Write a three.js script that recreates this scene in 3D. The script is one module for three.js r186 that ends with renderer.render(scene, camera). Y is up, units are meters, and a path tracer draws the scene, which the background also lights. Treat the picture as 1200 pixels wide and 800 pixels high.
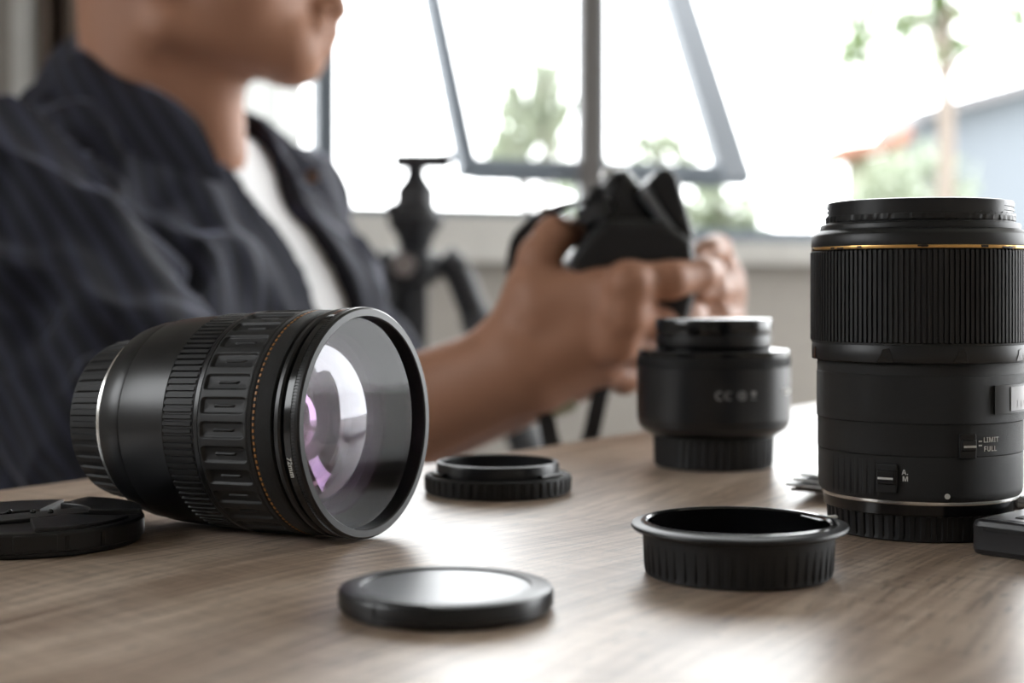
import * as THREE from 'three';
import { RoundedBoxGeometry } from 'three/addons/geometries/RoundedBoxGeometry.js';
import { mergeGeometries, toCreasedNormals } from 'three/addons/utils/BufferGeometryUtils.js';
import { FontLoader } from 'three/addons/loaders/FontLoader.js';
import { TextGeometry } from 'three/addons/geometries/TextGeometry.js';
import { createNoise3D, createNoise2D } from 'simplex-noise';

// ---------------------------------------------------------------- camera, sky, exposure
const EYE = 0.8345, FOCAL = 1750, HORIZON = 340;          // eye height in metres; focal length and horizon row in 1200 x 800 pixels
const scene = new THREE.Scene();
const camera = new THREE.PerspectiveCamera(2 * Math.atan(400 / FOCAL) * 180 / Math.PI, 1.5, 0.02, 200);
camera.setViewOffset(1200, 800, 0, 400 - HORIZON, 1200, 800);
camera.position.set(0, EYE, 0);
camera.lookAt(0, EYE, -1);
camera.focus = 0.497;
camera.userData.fStop = camera.getFocalLength() / 7.0;     // a 7 mm wide aperture
scene.background = new THREE.Color().setRGB(0.96, 0.985, 1.0);
scene.backgroundIntensity = 5.0;                            // even overcast sky
const renderer = new THREE.WebGLRenderer({ antialias: true });
renderer.toneMapping = THREE.LinearToneMapping;
renderer.toneMappingExposure = 1.62;
renderer.shadowMap.enabled = true;

// ---------------------------------------------------------------- helpers
let seed = 20240607;
const rnd = () => { seed = (seed + 0x6d2b79f5) | 0; let t = Math.imul(seed ^ (seed >>> 15), 1 | seed); t = (t + Math.imul(t ^ (t >>> 7), 61 | t)) ^ t; return ((t ^ (t >>> 14)) >>> 0) / 4294967296; };
const noise3 = createNoise3D(rnd), noise2 = createNoise2D(rnd);
const V = (x, y, z) => new THREE.Vector3(x, y, z);
const at = (x, y, d) => V((x - 600) / FOCAL * d, EYE + (HORIZON - y) / FOCAL * d, -d);   // a point from its bearing and its distance
const lerp = THREE.MathUtils.lerp, clamp = THREE.MathUtils.clamp, smooth = THREE.MathUtils.smoothstep;
const rgb = (r, g, b) => new THREE.Color().setRGB(r, g, b);
const std = (c, roughness, more = {}) => new THREE.MeshPhysicalMaterial({ color: c, roughness, metalness: 0, side: THREE.DoubleSide, ...more });
const taken = {};
const numbered = (n) => { const k = (taken[n] = (taken[n] ?? -1) + 1); return k ? n + '_' + String(k).padStart(3, '0') : n; };
function tag(o, label, category, group, kind) {
  if (label) o.userData.label = label;
  if (category) o.userData.category = category;
  if (group) o.userData.group = group;
  if (kind) o.userData.kind = kind;
  return o;
}
function thing(name, label, category, pos = [0, 0, 0], group) {
  const o = new THREE.Group(); o.name = numbered(name); o.position.set(...pos); scene.add(o);
  return tag(o, label, category, group);
}
function part(parent, name, geo, mat, label) {
  const m = new THREE.Mesh(geo, mat); m.name = name; m.castShadow = m.receiveShadow = true; parent.add(m);
  if (label) m.userData.label = label;
  return m;
}
function top(name, geo, mat, label, category, group) { const m = part(scene, numbered(name), geo, mat); return tag(m, label, category, group); }
function struct(name, geo, mat) { const m = part(scene, name, geo, mat); m.userData.kind = 'structure'; return m; }
const plain = (g) => { let h = g.index ? g.toNonIndexed() : g; if (!h.attributes.uv) h.setAttribute('uv', new THREE.BufferAttribute(new Float32Array(h.attributes.position.count * 2), 2)); for (const k of Object.keys(h.attributes)) if (!['position', 'normal', 'uv'].includes(k)) h.deleteAttribute(k); return h; };
const merge = (list) => mergeGeometries(list.map(plain));
const creased = (g, a) => { g.scale(1e4, 1e4, 1e4); const h = toCreasedNormals(g, a); h.scale(1e-4, 1e-4, 1e-4); return h; };   // the joining tolerance suits metres, these parts are millimetres
// surface of revolution about y; pts = [[r, y], ...]; disp(angle, r, y) is added to the radius
function revolve(pts, seg = 128, disp, crease = 0.6) {
  const n = pts.length, pos = [], uv = [], idx = [];
  for (let j = 0; j < n; j++) for (let i = 0; i <= seg; i++) {
    const a = (i % seg) / seg * Math.PI * 2, [r0, y] = pts[j], r = r0 + (disp && r0 > 1e-6 ? disp(a, r0, y) : 0);
    pos.push(r * Math.sin(a), y, r * Math.cos(a)); uv.push(i / seg, j / (n - 1));
  }
  for (let j = 0; j < n - 1; j++) for (let i = 0; i < seg; i++) {
    const a = j * (seg + 1) + i, b = a + 1, c = a + seg + 1, d = c + 1;
    idx.push(a, b, d, a, d, c);
  }
  const g = new THREE.BufferGeometry();
  g.setAttribute('position', new THREE.Float32BufferAttribute(pos, 3)); g.setAttribute('uv', new THREE.Float32BufferAttribute(uv, 2)); g.setIndex(idx);
  return creased(g, crease);
}
// a ring of n straight teeth, from y0 to y1
function gear(rIn, rOut, rHole, y0, y1, n, duty = 0.55, bevel = 0.00025) {
  const sh = new THREE.Shape();
  for (let i = 0; i < n; i++) {
    const a0 = i / n * Math.PI * 2, w = Math.PI * 2 / n;
    for (const [f, r] of [[0, rOut], [duty, rOut], [duty + 0.08, rIn], [0.92, rIn]]) { const a = a0 + f * w, x = r * Math.cos(a), y = r * Math.sin(a); i + f === 0 ? sh.moveTo(x, y) : sh.lineTo(x, y); }
  }
  sh.closePath();
  const hole = new THREE.Path(); hole.absarc(0, 0, rHole, 0, Math.PI * 2, true); sh.holes.push(hole);
  const g = new THREE.ExtrudeGeometry(sh, { depth: y1 - y0 - 2 * bevel, bevelEnabled: bevel > 0, bevelSize: bevel, bevelThickness: bevel, bevelOffset: -bevel, bevelSegments: 1, curveSegments: 64 });
  g.rotateX(-Math.PI / 2); g.translate(0, y0 + bevel, 0);
  return g;
}
const box = (w, h, d, x = 0, y = 0, z = 0, r = 0) => { const g = r ? new RoundedBoxGeometry(w, h, d, 3, r) : new THREE.BoxGeometry(w, h, d); g.translate(x, y, z); return g; };
const tube = (pts, r, seg = 40, rad = 10) => new THREE.TubeGeometry(new THREE.CatmullRomCurve3(pts), seg, r, rad, false);
function rod(a, b, ra, rb = ra, rad = 16) {
  const l = a.distanceTo(b), g = new THREE.CylinderGeometry(rb, ra, l, rad); g.translate(0, l / 2, 0);
  g.applyQuaternion(new THREE.Quaternion().setFromUnitVectors(V(0, 1, 0), b.clone().sub(a).normalize())); g.translate(a.x, a.y, a.z);
  return g;
}
// naive surface nets over a box
function surfaceNets(sdf, lo, hi, h) {
  const nx = Math.ceil((hi[0] - lo[0]) / h) + 1, ny = Math.ceil((hi[1] - lo[1]) / h) + 1, nz = Math.ceil((hi[2] - lo[2]) / h) + 1;
  const f = new Float32Array(nx * ny * nz), id = new Int32Array(nx * ny * nz).fill(-1), pos = [], nor = [], idx = [];
  const I = (i, j, k) => (k * ny + j) * nx + i;
  for (let k = 0; k < nz; k++) for (let j = 0; j < ny; j++) for (let i = 0; i < nx; i++) f[I(i, j, k)] = sdf(lo[0] + i * h, lo[1] + j * h, lo[2] + k * h);
  for (let k = 0; k < nz - 1; k++) for (let j = 0; j < ny - 1; j++) for (let i = 0; i < nx - 1; i++) {
    let m = 0, sx = 0, sy = 0, sz = 0, n = 0; const c = [];
    for (let q = 0; q < 8; q++) { c[q] = f[I(i + (q & 1), j + ((q >> 1) & 1), k + (q >> 2))]; if (c[q] < 0) m |= 1 << q; }
    if (m === 0 || m === 255) continue;
    for (let q = 0; q < 8; q++) for (const b of [1, 2, 4]) if (!(q & b)) {
      const a = c[q], d = c[q | b];
      if ((a < 0) !== (d < 0)) { const t = a / (a - d); sx += (q & 1) + (b === 1 ? t : 0); sy += ((q >> 1) & 1) + (b === 2 ? t : 0); sz += (q >> 2) + (b === 4 ? t : 0); n++; }
    }
    const x = lo[0] + (i + sx / n) * h, y = lo[1] + (j + sy / n) * h, z = lo[2] + (k + sz / n) * h, e = h * 0.5;
    const g = V(sdf(x + e, y, z) - sdf(x - e, y, z), sdf(x, y + e, z) - sdf(x, y - e, z), sdf(x, y, z + e) - sdf(x, y, z - e)).normalize();
    id[I(i, j, k)] = pos.length / 3; pos.push(x, y, z); nor.push(g.x, g.y, g.z);
  }
  const quad = (a, b, c, d, flip) => { if (a < 0 || b < 0 || c < 0 || d < 0) return; flip ? idx.push(a, c, b, a, d, c) : idx.push(a, b, c, a, c, d); };
  for (let k = 1; k < nz - 1; k++) for (let j = 1; j < ny - 1; j++) for (let i = 1; i < nx - 1; i++) {
    const s = f[I(i, j, k)] < 0;
    if (s !== f[I(i + 1, j, k)] < 0) quad(id[I(i, j - 1, k - 1)], id[I(i, j, k - 1)], id[I(i, j, k)], id[I(i, j - 1, k)], !s);
    if (s !== f[I(i, j + 1, k)] < 0) quad(id[I(i - 1, j, k - 1)], id[I(i - 1, j, k)], id[I(i, j, k)], id[I(i, j, k - 1)], !s);
    if (s !== f[I(i, j, k + 1)] < 0) quad(id[I(i - 1, j - 1, k)], id[I(i, j - 1, k)], id[I(i, j, k)], id[I(i - 1, j, k)], !s);
  }
  const g = new THREE.BufferGeometry();
  g.setAttribute('position', new THREE.Float32BufferAttribute(pos, 3)); g.setAttribute('normal', new THREE.Float32BufferAttribute(nor, 3)); g.setIndex(idx);
  return g;
}
function planarUV(g, u, v) {   // uv in metres along two directions in the thing's own space
  const p = g.attributes.position, uv = new Float32Array(p.count * 2), q = V(0, 0, 0);
  for (let i = 0; i < p.count; i++) { q.fromBufferAttribute(p, i); uv[2 * i] = q.dot(u); uv[2 * i + 1] = q.dot(v); }
  g.setAttribute('uv', new THREE.BufferAttribute(uv, 2));
  return g;
}
const bone = (a, b, ra, rb = ra) => ({ a, b, ra, rb, dx: b.x - a.x, dy: b.y - a.y, dz: b.z - a.z, l2: Math.max(a.distanceToSquared(b), 1e-9) });
const boneD = (o, x, y, z) => { const px = x - o.a.x, py = y - o.a.y, pz = z - o.a.z, t = clamp((px * o.dx + py * o.dy + pz * o.dz) / o.l2, 0, 1), ex = px - t * o.dx, ey = py - t * o.dy, ez = pz - t * o.dz; return Math.sqrt(ex * ex + ey * ey + ez * ez) - (o.ra + t * (o.rb - o.ra)); };
const smin = (a, b, k) => { const h = Math.max(k - Math.abs(a - b), 0) / k; return Math.min(a, b) - h * h * k * 0.25; };
const ell = (c, r, x, y, z) => { const a = (x - c.x) / r[0], b = (y - c.y) / r[1], d = (z - c.z) / r[2], k = Math.sqrt(a * a + b * b + d * d); return (k - 1) * Math.min(...r); };
const blend = (bones, k) => (x, y, z) => { let d = 1; for (const b of bones) d = smin(d, boneD(b, x, y, z), k); return d; };

// ---------------------------------------------------------------- computed textures
function dataTex(w, h, fn, srgb = false) {
  const d = new Uint8Array(w * h * 4);
  for (let y = 0; y < h; y++) for (let x = 0; x < w; x++) { const c = fn(x / w, y / h, x, y), o = (y * w + x) * 4; for (let q = 0; q < 3; q++) d[o + q] = clamp(Math.round((c.length ? c[q] : c) * 255), 0, 255); d[o + 3] = 255; }
  const t = new THREE.DataTexture(d, w, h); t.wrapS = t.wrapT = THREE.RepeatWrapping; t.magFilter = THREE.LinearFilter; t.minFilter = THREE.LinearMipmapLinearFilter; t.needsUpdate = true;
  if (srgb) t.colorSpace = THREE.SRGBColorSpace;
  return t;
}
// noise on a torus, so that it tiles: fx, fy whole cells across the tile
function tileNoise(fx, fy) {
  const t = new Float32Array(fx * fy); for (let i = 0; i < fx * fy; i++) t[i] = rnd();
  return (u, v) => {
    const x = u * fx, y = v * fy, x0 = Math.floor(x), y0 = Math.floor(y), a = x - x0, b = y - y0, A = a * a * (3 - 2 * a), B = b * b * (3 - 2 * b);
    const i0 = ((x0 % fx) + fx) % fx, i1 = (i0 + 1) % fx, j0 = (((y0 % fy) + fy) % fy) * fx, j1 = ((((y0 + 1) % fy) + fy) % fy) * fx;
    const p = t[j0 + i0] + A * (t[j0 + i1] - t[j0 + i0]), q = t[j1 + i0] + A * (t[j1 + i1] - t[j1 + i0]);
    return p + B * (q - p);
  };
}
// sawn oak, u along the grain (0.8 m a tile), v across (0.5 m a tile)
const oakN = [[5, 7], [14, 22], [3, 16], [7, 70], [24, 320], [90, 700], [6, 4], [560, 26]].map(([a, b]) => tileNoise(a, b));
const OW = 2048, OH = 1280, oakB = new Float32Array(OW * OH);
const oakMap = dataTex(OW, OH, (u, v, x, y) => {
  const w = v + (oakN[0](u, v) - 0.5) * 0.06 + (oakN[1](u, v) - 0.5) * 0.012;
  const broad = oakN[2](u, w), mid = oakN[3](u, w), fine = oakN[4](u, w), pore = oakN[5](u, w), saw = oakN[7](u + (oakN[6](u, v) - 0.5) * 0.02, v);
  oakB[y * OW + x] = 0.45 * saw + 0.25 * fine + (pore > 0.8 ? 0 : 0.3);
  let t = 0.24 * broad + 0.26 * mid + 0.34 * fine + 0.16 * saw;
  t = clamp((t - 0.5) * 2.2 + 0.5, 0, 1);
  const dark = pore > 0.80 ? 0.80 : 1;
  return [lerp(0.56, 0.82, t) * dark, lerp(0.475, 0.745, t) * dark, lerp(0.405, 0.675, t) * dark];
}, true);
const oakBump = dataTex(OW, OH, (u, v, x, y) => oakB[y * OW + x]);
for (const t of [oakMap, oakBump]) t.repeat.set(1 / 0.8, 1 / 0.5);
const grA = tileNoise(256, 256), grB = tileNoise(120, 120), grC = tileNoise(9, 9), grD = tileNoise(60, 60), grE = tileNoise(128, 128);
const grainBump = dataTex(512, 512, (u, v) => 0.5 * grA(u, v) + 0.5 * grB(u, v));
const stippled = (rep) => { const t = grainBump.clone(); t.repeat.set(rep, rep); t.needsUpdate = true; return t; };
const stripeMap = dataTex(256, 64, (u, v, x, y) => {
  const s = (u * 4) % 1, line = smooth(Math.abs(s - 0.5), 0.17, 0.25), weave = 0.9 + 0.2 * ((x + y) % 2) * 0.5 + 0.12 * (rnd() - 0.5);
  const a = [0.058, 0.065, 0.112], b = [0.145, 0.155, 0.225];
  return [0, 1, 2].map((q) => lerp(b[q], a[q], line) * weave);
}, true);
stripeMap.repeat.set(1 / 0.058, 1 / 0.0145);
const paintMap = dataTex(512, 512, (u, v) => { const n = 0.93 + 0.09 * (0.6 * grC(u, v) + 0.4 * grD(u, v)); return [n, n, n]; }, true);
const skinBump = dataTex(256, 256, (u, v) => grE(u, v));

// ---------------------------------------------------------------- materials
const M = {
  wood: std(rgb(1, 1, 1), 0.34, { ior: 1.6, map: oakMap, bumpMap: oakBump, bumpScale: 0.000014 }),
  black: std(rgb(0.0065, 0.0068, 0.0080), 0.42, {}),
  satin: std(rgb(0.0070, 0.0073, 0.0090), 0.32, {}),
  gloss: std(rgb(0.006, 0.006, 0.007), 0.14, {}),
  matte: std(rgb(0.0080, 0.0083, 0.0098), 0.60, {}),
  rubber: std(rgb(0.0095, 0.0098, 0.0112), 0.55, {}),
  crinkle: std(rgb(0.0078, 0.0081, 0.0094), 0.5, { bumpMap: stippled(14), bumpScale: 0.00012 }),
  inside: std(rgb(0.004, 0.004, 0.0045), 0.6, {}),
  steel: std(rgb(0.75, 0.74, 0.72), 0.25, { metalness: 1 }),
  gold: std(rgb(0.72, 0.44, 0.16), 0.32, { metalness: 0.9 }),
  orange: std(rgb(0.40, 0.18, 0.05), 0.5, {}),
  print: std(rgb(0.72, 0.72, 0.70), 0.6, {}),
  printGrey: std(rgb(0.30, 0.30, 0.31), 0.6, {}),
  paint: std(rgb(0.375, 0.345, 0.312), 0.85, { map: paintMap }),
  white: std(rgb(0.82, 0.82, 0.80), 0.7, { map: paintMap }),
  ceiling: std(rgb(0.55, 0.54, 0.52), 0.9, {}),
  concrete: std(rgb(0.62, 0.60, 0.565), 0.8, { map: paintMap }),
  tile: std(rgb(0.30, 0.28, 0.255), 0.5, { map: paintMap }),
  alu: std(rgb(0.13, 0.15, 0.175), 0.45, { metalness: 0.35 }),
  aluPale: std(rgb(0.24, 0.26, 0.29), 0.45, { metalness: 0.2 }),
  aluDark: std(rgb(0.085, 0.075, 0.07), 0.5, {}),
  pane: new THREE.MeshPhysicalMaterial({ color: 0xffffff, roughness: 0.02, transmission: 1, thickness: 0, ior: 1.45 }),
};
const uvBox = (g) => {   // metre uvs for boxes: by the main direction of each face
  const h = plain(g), p = h.attributes.position, n = h.attributes.normal, uv = h.attributes.uv;
  for (let i = 0; i < p.count; i++) { const ax = Math.abs(n.getX(i)), ay = Math.abs(n.getY(i)), az = Math.abs(n.getZ(i)); ax > ay && ax > az ? uv.setXY(i, p.getZ(i), p.getY(i)) : ay > az ? uv.setXY(i, p.getX(i), p.getZ(i)) : uv.setXY(i, p.getX(i), p.getY(i)); }
  return h;
};

// ---------------------------------------------------------------- the room: s runs along the window wall (to the right and away), m into the room
const W0 = V(0, 0, -2.7), TS = V(Math.cos(0.349), 0, -Math.sin(0.349)), TM = V(Math.sin(0.349), 0, Math.cos(0.349));
const roomM = new THREE.Matrix4().makeBasis(TS, V(0, 1, 0), TM).setPosition(W0);
const inRoom = (g) => g.applyMatrix4(roomM);
const rbox = (s0, s1, y0, y1, m0, m1, r) => inRoom(uvBox(box(s1 - s0, y1 - y0, m1 - m0, (s0 + s1) / 2, (y0 + y1) / 2, (m0 + m1) / 2, r)));
const roomAt = (s, y, m) => V(s, y, m).applyMatrix4(roomM);
const SL = -2.5, SR = 2.5, MF = 4.2, CEIL = 2.75, T = 0.16;
struct('floor', rbox(SL - T, SR + T, -0.12, 0, -T, MF + T), M.tile);
struct('ceiling', rbox(SL - T, SR + T, CEIL, CEIL + 0.12, -T, MF + T), M.ceiling);
// window wall: openings from s = -0.66 to 2.3
struct('wall_back', merge([rbox(SL - T, SR + T, 0, 0.885, -T, 0), rbox(SL - T, -0.66, 0.885, CEIL, -T, 0), rbox(2.3, SR + T, 0.885, CEIL, -T, 0), rbox(-0.66, 2.3, 2.35, CEIL, -T, 0)]), M.paint);
struct('wall_right', merge([rbox(SR, SR + T, 0, 0.3, 0, MF), rbox(SR, SR + T, 2.6, CEIL, 0, MF), rbox(SR, SR + T, 0.3, 2.6, 0, 0.15), rbox(SR, SR + T, 0.3, 2.6, 2.9, MF)]), M.white);
struct('wall_left', merge([rbox(SL - T, SL, 0, 1.2, 0, MF), rbox(SL - T, SL, 2.05, CEIL, 0, MF), rbox(SL - T, SL, 1.2, 2.05, 0, 1.3), rbox(SL - T, SL, 1.2, 2.05, 2.2, MF)]), M.paint);
struct('wall_front', rbox(SL - T, SR + T, 0, CEIL, MF, MF + T), M.paint);
// the sill band that stands out below the windows
struct('trim_1', merge([rbox(-0.66, 0.155, 0.885, 0.965, -T, 0.05), rbox(0.155, 2.3, 0.885, 0.925, -T, 0.05)]), M.concrete);
// window 1: the fixed frame, its dark post and the pale frame behind it
{
  const w = new THREE.Group(); w.name = 'window_1'; w.userData.kind = 'structure'; scene.add(w);
  part(w, 'jamb', rbox(-0.366, -0.330, 0.965, 2.35, -0.03, 0.03, 0.003), M.alu);
  part(w, 'post', rbox(0.136, 0.180, 0.93, 2.35, -0.02, 0.0, 0.003), M.aluDark);
  part(w, 'frame_stile', rbox(0.184, 0.232, 0.925, 2.35, -0.15, -0.10, 0.003), M.aluPale);
  part(w, 'bottom_rail', merge([rbox(-0.34, 0.134, 0.965, 0.985, -0.12, -0.06), rbox(0.232, 2.28, 0.925, 0.955, -0.12, -0.05)]), M.alu);
  part(w, 'jamb', rbox(2.26, 2.3, 0.925, 2.35, -0.10, -0.03), M.alu);
}
// window 2: the sash that leans outward
{
  const w = new THREE.Group(); w.name = 'window_2'; w.userData.kind = 'structure'; scene.add(w);
  const y0 = 1.045, tilt = Math.atan2(0.243, 0.385), len = 0.86, s0 = -0.085, s1 = 0.497;
  const lean = new THREE.Matrix4().makeTranslation(0, y0, -0.035).multiply(new THREE.Matrix4().makeRotationX(-tilt));
  const sb = (a, b, y, Y, z, Z) => inRoom(uvBox(box(b - a, Y - y, Z - z, (a + b) / 2, (y + Y) / 2, (z + Z) / 2, 0.003)).applyMatrix4(lean));
  part(w, 'stile', sb(s0 - 0.004, s0 + 0.032, 0, len, -0.02, 0.015), M.alu);
  part(w, 'stile', sb(s1 - 0.056, s1 + 0.012, 0, len, -0.02, 0.015), M.aluPale);
  part(w, 'rail', sb(s0 + 0.026, s1 - 0.05, -0.004, 0.030, -0.02, 0.015), M.alu);
  part(w, 'rail', sb(s0 + 0.026, s1 - 0.05, len - 0.03, len, -0.02, 0.015), M.alu);
  part(w, 'pane', sb(s0 + 0.026, s1 - 0.05, 0.026, len - 0.03, -0.004, 0.0), M.pane);
}
// the white post and the pale and brown curtains to the left of the windows
struct('trim_2', rbox(-0.858, -0.826, 0.0, CEIL, 0.005, 0.06, 0.006), M.white);
function curtain(s0, s1, y0, y1, m, amp, folds) {
  const nu = 220, nv = 10, g = new THREE.PlaneGeometry(1, 1, nu, nv), p = g.attributes.position;
  for (let i = 0; i < p.count; i++) {
    const u = p.getX(i) + 0.5, v = p.getY(i) + 0.5;
    p.setXYZ(i, lerp(s0, s1, u), lerp(y0, y1, v), m + amp * Math.sin(u * folds * Math.PI * 2 + 0.6 * Math.sin(u * 9) + v * 0.4) * (1 - 0.25 * v));
  }
  g.computeVertexNormals();
  return inRoom(g);
}
{
  const sheer = std(rgb(0.78, 0.79, 0.78), 1, { transmission: 0.34, thickness: 0 });
  top('window_curtain', curtain(-0.64, -0.402, 0.02, 2.4, -0.0 + 0.085, 0.022, 5), sheer, 'pale sheer curtain hanging in folds beside the grey window jamb', 'curtain');
  const brown = std(rgb(0.10, 0.072, 0.055), 0.95);
  top('brown_curtain', curtain(-0.82, -0.655, 0.02, 2.4, 0.075, 0.028, 4), brown, 'dark brown curtain in folds beside the white post', 'curtain');
}

// ---------------------------------------------------------------- outdoors
struct('ground', uvBox(box(60, 0.1, 60, 0, -0.65, -28)), std(rgb(0.24, 0.24, 0.2), 0.95));
const leafGeo = (() => { const s = new THREE.Shape(); s.moveTo(0, 0); s.quadraticCurveTo(0.32, 0.4, 0, 1); s.quadraticCurveTo(-0.32, 0.4, 0, 0); return new THREE.ShapeGeometry(s, 4); })();
function foliage(parent, name, clumps, size, mat, upright = 0) {
  const list = [];
  for (const [c, r, n] of clumps) for (let i = 0; i < n; i++) {
    const d = V(rnd() * 2 - 1, rnd() * 2 - 1, rnd() * 2 - 1).normalize().multiplyScalar(r * Math.cbrt(rnd()));
    const q = new THREE.Quaternion().setFromEuler(new THREE.Euler((rnd() - 0.5) * (upright ? 1.2 : 6), rnd() * 6.3, (rnd() - 0.5) * (upright ? 1.2 : 6)));
    list.push(new THREE.Matrix4().compose(c.clone().add(d), q, V(1, 1, 1).multiplyScalar(size * (0.6 + 0.8 * rnd()))));
  }
  const im = new THREE.InstancedMesh(leafGeo, mat, list.length); list.forEach((m, i) => im.setMatrixAt(i, m)); im.name = name; im.userData.kind = 'stuff'; im.castShadow = im.receiveShadow = true; parent.add(im);
  return im;
}
const leafMat = std(rgb(0.155, 0.22, 0.09), 0.7, { transmission: 0.35, thickness: 0 });
const leafPale = std(rgb(0.28, 0.32, 0.235), 0.7, { transmission: 0.4, thickness: 0 });
const bark = std(rgb(0.20, 0.165, 0.14), 0.95);
{
  const d = 7, base = at(1108, 400, d), t = thing('garden_tree', 'slender tree with sparse green leaves standing before the grey house', 'tree', [base.x, -0.6, base.z]);
  const o = t.position, L = (x, y, dd = d) => at(x, y, dd).sub(o);
  part(t, 'trunk', tube([V(0, 0, 0), L(1106, 300), L(1109, 180), L(1107, 80), L(1104, 10), L(1100, -120)], 0.038, 40, 10), bark);
  for (const b of [[[1108, 90], [1060, 60], [1010, 30]], [[1108, 110], [1125, 70], [1170, 45]], [[1106, 60], [1060, 20], [1000, 70]], [[1104, 20], [1150, 0], [1195, 15]]]) part(t, 'branch', tube(b.map((p, i) => L(p[0], p[1], d + (i - 1) * 0.15)), 0.012, 16, 6), bark);
  foliage(t, 'foliage', [[L(1005, 12), 0.10, 60], [L(1000, 62), 0.10, 90], [L(1012, 45), 0.07, 30], [L(1062, 34), 0.085, 70], [L(1104, 12), 0.12, 120], [L(1110, 58), 0.07, 60], [L(1150, 50), 0.09, 50], [L(1192, 18), 0.10, 70], [L(1040, -40), 0.3, 160], [L(1150, -70), 0.3, 160]], 0.09, leafMat);
}
{
  const d = 5.2, base = at(628, 400, d), t = thing('leafy_shrub', 'pale green upright shrub seen through the leaning sash', 'shrub', [base.x, -0.6, base.z]);
  const o = t.position, L = (x, y, dd = d) => at(x, y, dd).sub(o);
  for (const [x, y] of [[640, 85], [612, 120], [655, 140], [600, 150]]) part(t, 'stem', tube([V(0, 0, 0), L(626, 300), L(x * 0.6 + 626 * 0.4, 220), L(x, y)], 0.011, 20, 6), bark);
  foliage(t, 'foliage', [[L(640, 105), 0.05, 22], [L(632, 140), 0.08, 26], [L(607, 130), 0.05, 20], [L(612, 165), 0.09, 26], [L(645, 180), 0.11, 26], [L(660, 150), 0.05, 10], [L(598, 190), 0.09, 20]], 0.11, leafPale, 1);
}
for (const [x, y, d, r, n, label] of [[846, 236, 4.6, 0.07, 40, 'low green bush behind the right end of the sash rail'], [690, 238, 4.8, 0.06, 40, 'low green bush behind the dark window post'], [1040, 215, 8, 0.12, 60, 'green hedge plant under the orange roof'], [1088, 195, 9, 0.14, 70, 'green hedge plant beside the tree trunk'], [770, 165, 6, 0.09, 40, 'thin pale plant top behind the leaning sash']]) {
  const c = at(x, y, d), t = thing('garden_bush', label, 'bush', [c.x, -0.6, c.z]);
  part(t, 'stem', tube([V(0, 0, 0), V(0.02, (c.y + 0.6) * 0.5, 0), V(0, c.y + 0.6, 0)], 0.015, 8, 6), bark);
  foliage(t, 'foliage', [[V(0, c.y + 0.6, 0), r, n], [V(r, c.y + 0.6 - r, 0.05), r * 1.1, n], [V(-r, c.y + 0.6 - r, -0.05), r * 1.1, n]], 0.12, leafPale);
}
{
  // the house: orange hipped eave in front, blue-grey gable side behind
  const d = 13, b = at(1150, 400, d), t = thing('neighbour_house', 'blue-grey house with an orange tiled eave behind the slender tree', 'house', [b.x, -0.6, b.z]);
  const o = t.position, L = (x, y, dd = d) => at(x, y, dd).sub(o);
  const grey = std(rgb(0.15, 0.168, 0.19), 0.9), tileM = std(rgb(0.245, 0.12, 0.08), 0.85), cream = std(rgb(0.21, 0.225, 0.16), 0.9), slate = std(rgb(0.14, 0.135, 0.14), 0.85);
  // an upright outline at distance dd, as deep as given
  const prism = (px, dd, depth) => { const pts = px.map(([x, y]) => L(x, y, dd)), s = new THREE.Shape(pts.map((v) => new THREE.Vector2(v.x, v.y))); const g = new THREE.ExtrudeGeometry(s, { depth, bevelEnabled: false }); g.translate(0, 0, pts[0].z - depth); return g; };
  part(t, 'side_wall', prism([[1064, 420], [1064, 150], [1082, 132], [1330, 66], [1330, 420]], d, 0.9), grey);
  part(t, 'roof', prism([[1058, 152], [1078, 128], [1200, 94], [1340, 52], [1340, 64], [1204, 106], [1084, 138], [1066, 158]], d - 0.3, 1.2), slate);
  part(t, 'porch_wall', prism([[1012, 440], [1012, 186], [1066, 170], [1066, 440]], d - 0.8, 0.7), cream);
  const eave = part(t, 'porch_roof', prism([[982, 178], [988, 169], [1030, 164], [1066, 148], [1070, 162], [1034, 178], [990, 185]], d - 1.2, 1.2), tileM, 'orange tiled porch roof');
  for (let i = 0; i < 7; i++) part(eave, 'roof_tile', rod(L(988 + i * 11, 183 - i * 1.9, d - 1.22), L(992 + i * 11, 171 - i * 1.9, d - 1.22), 0.03, 0.03, 8), tileM);
}

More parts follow.
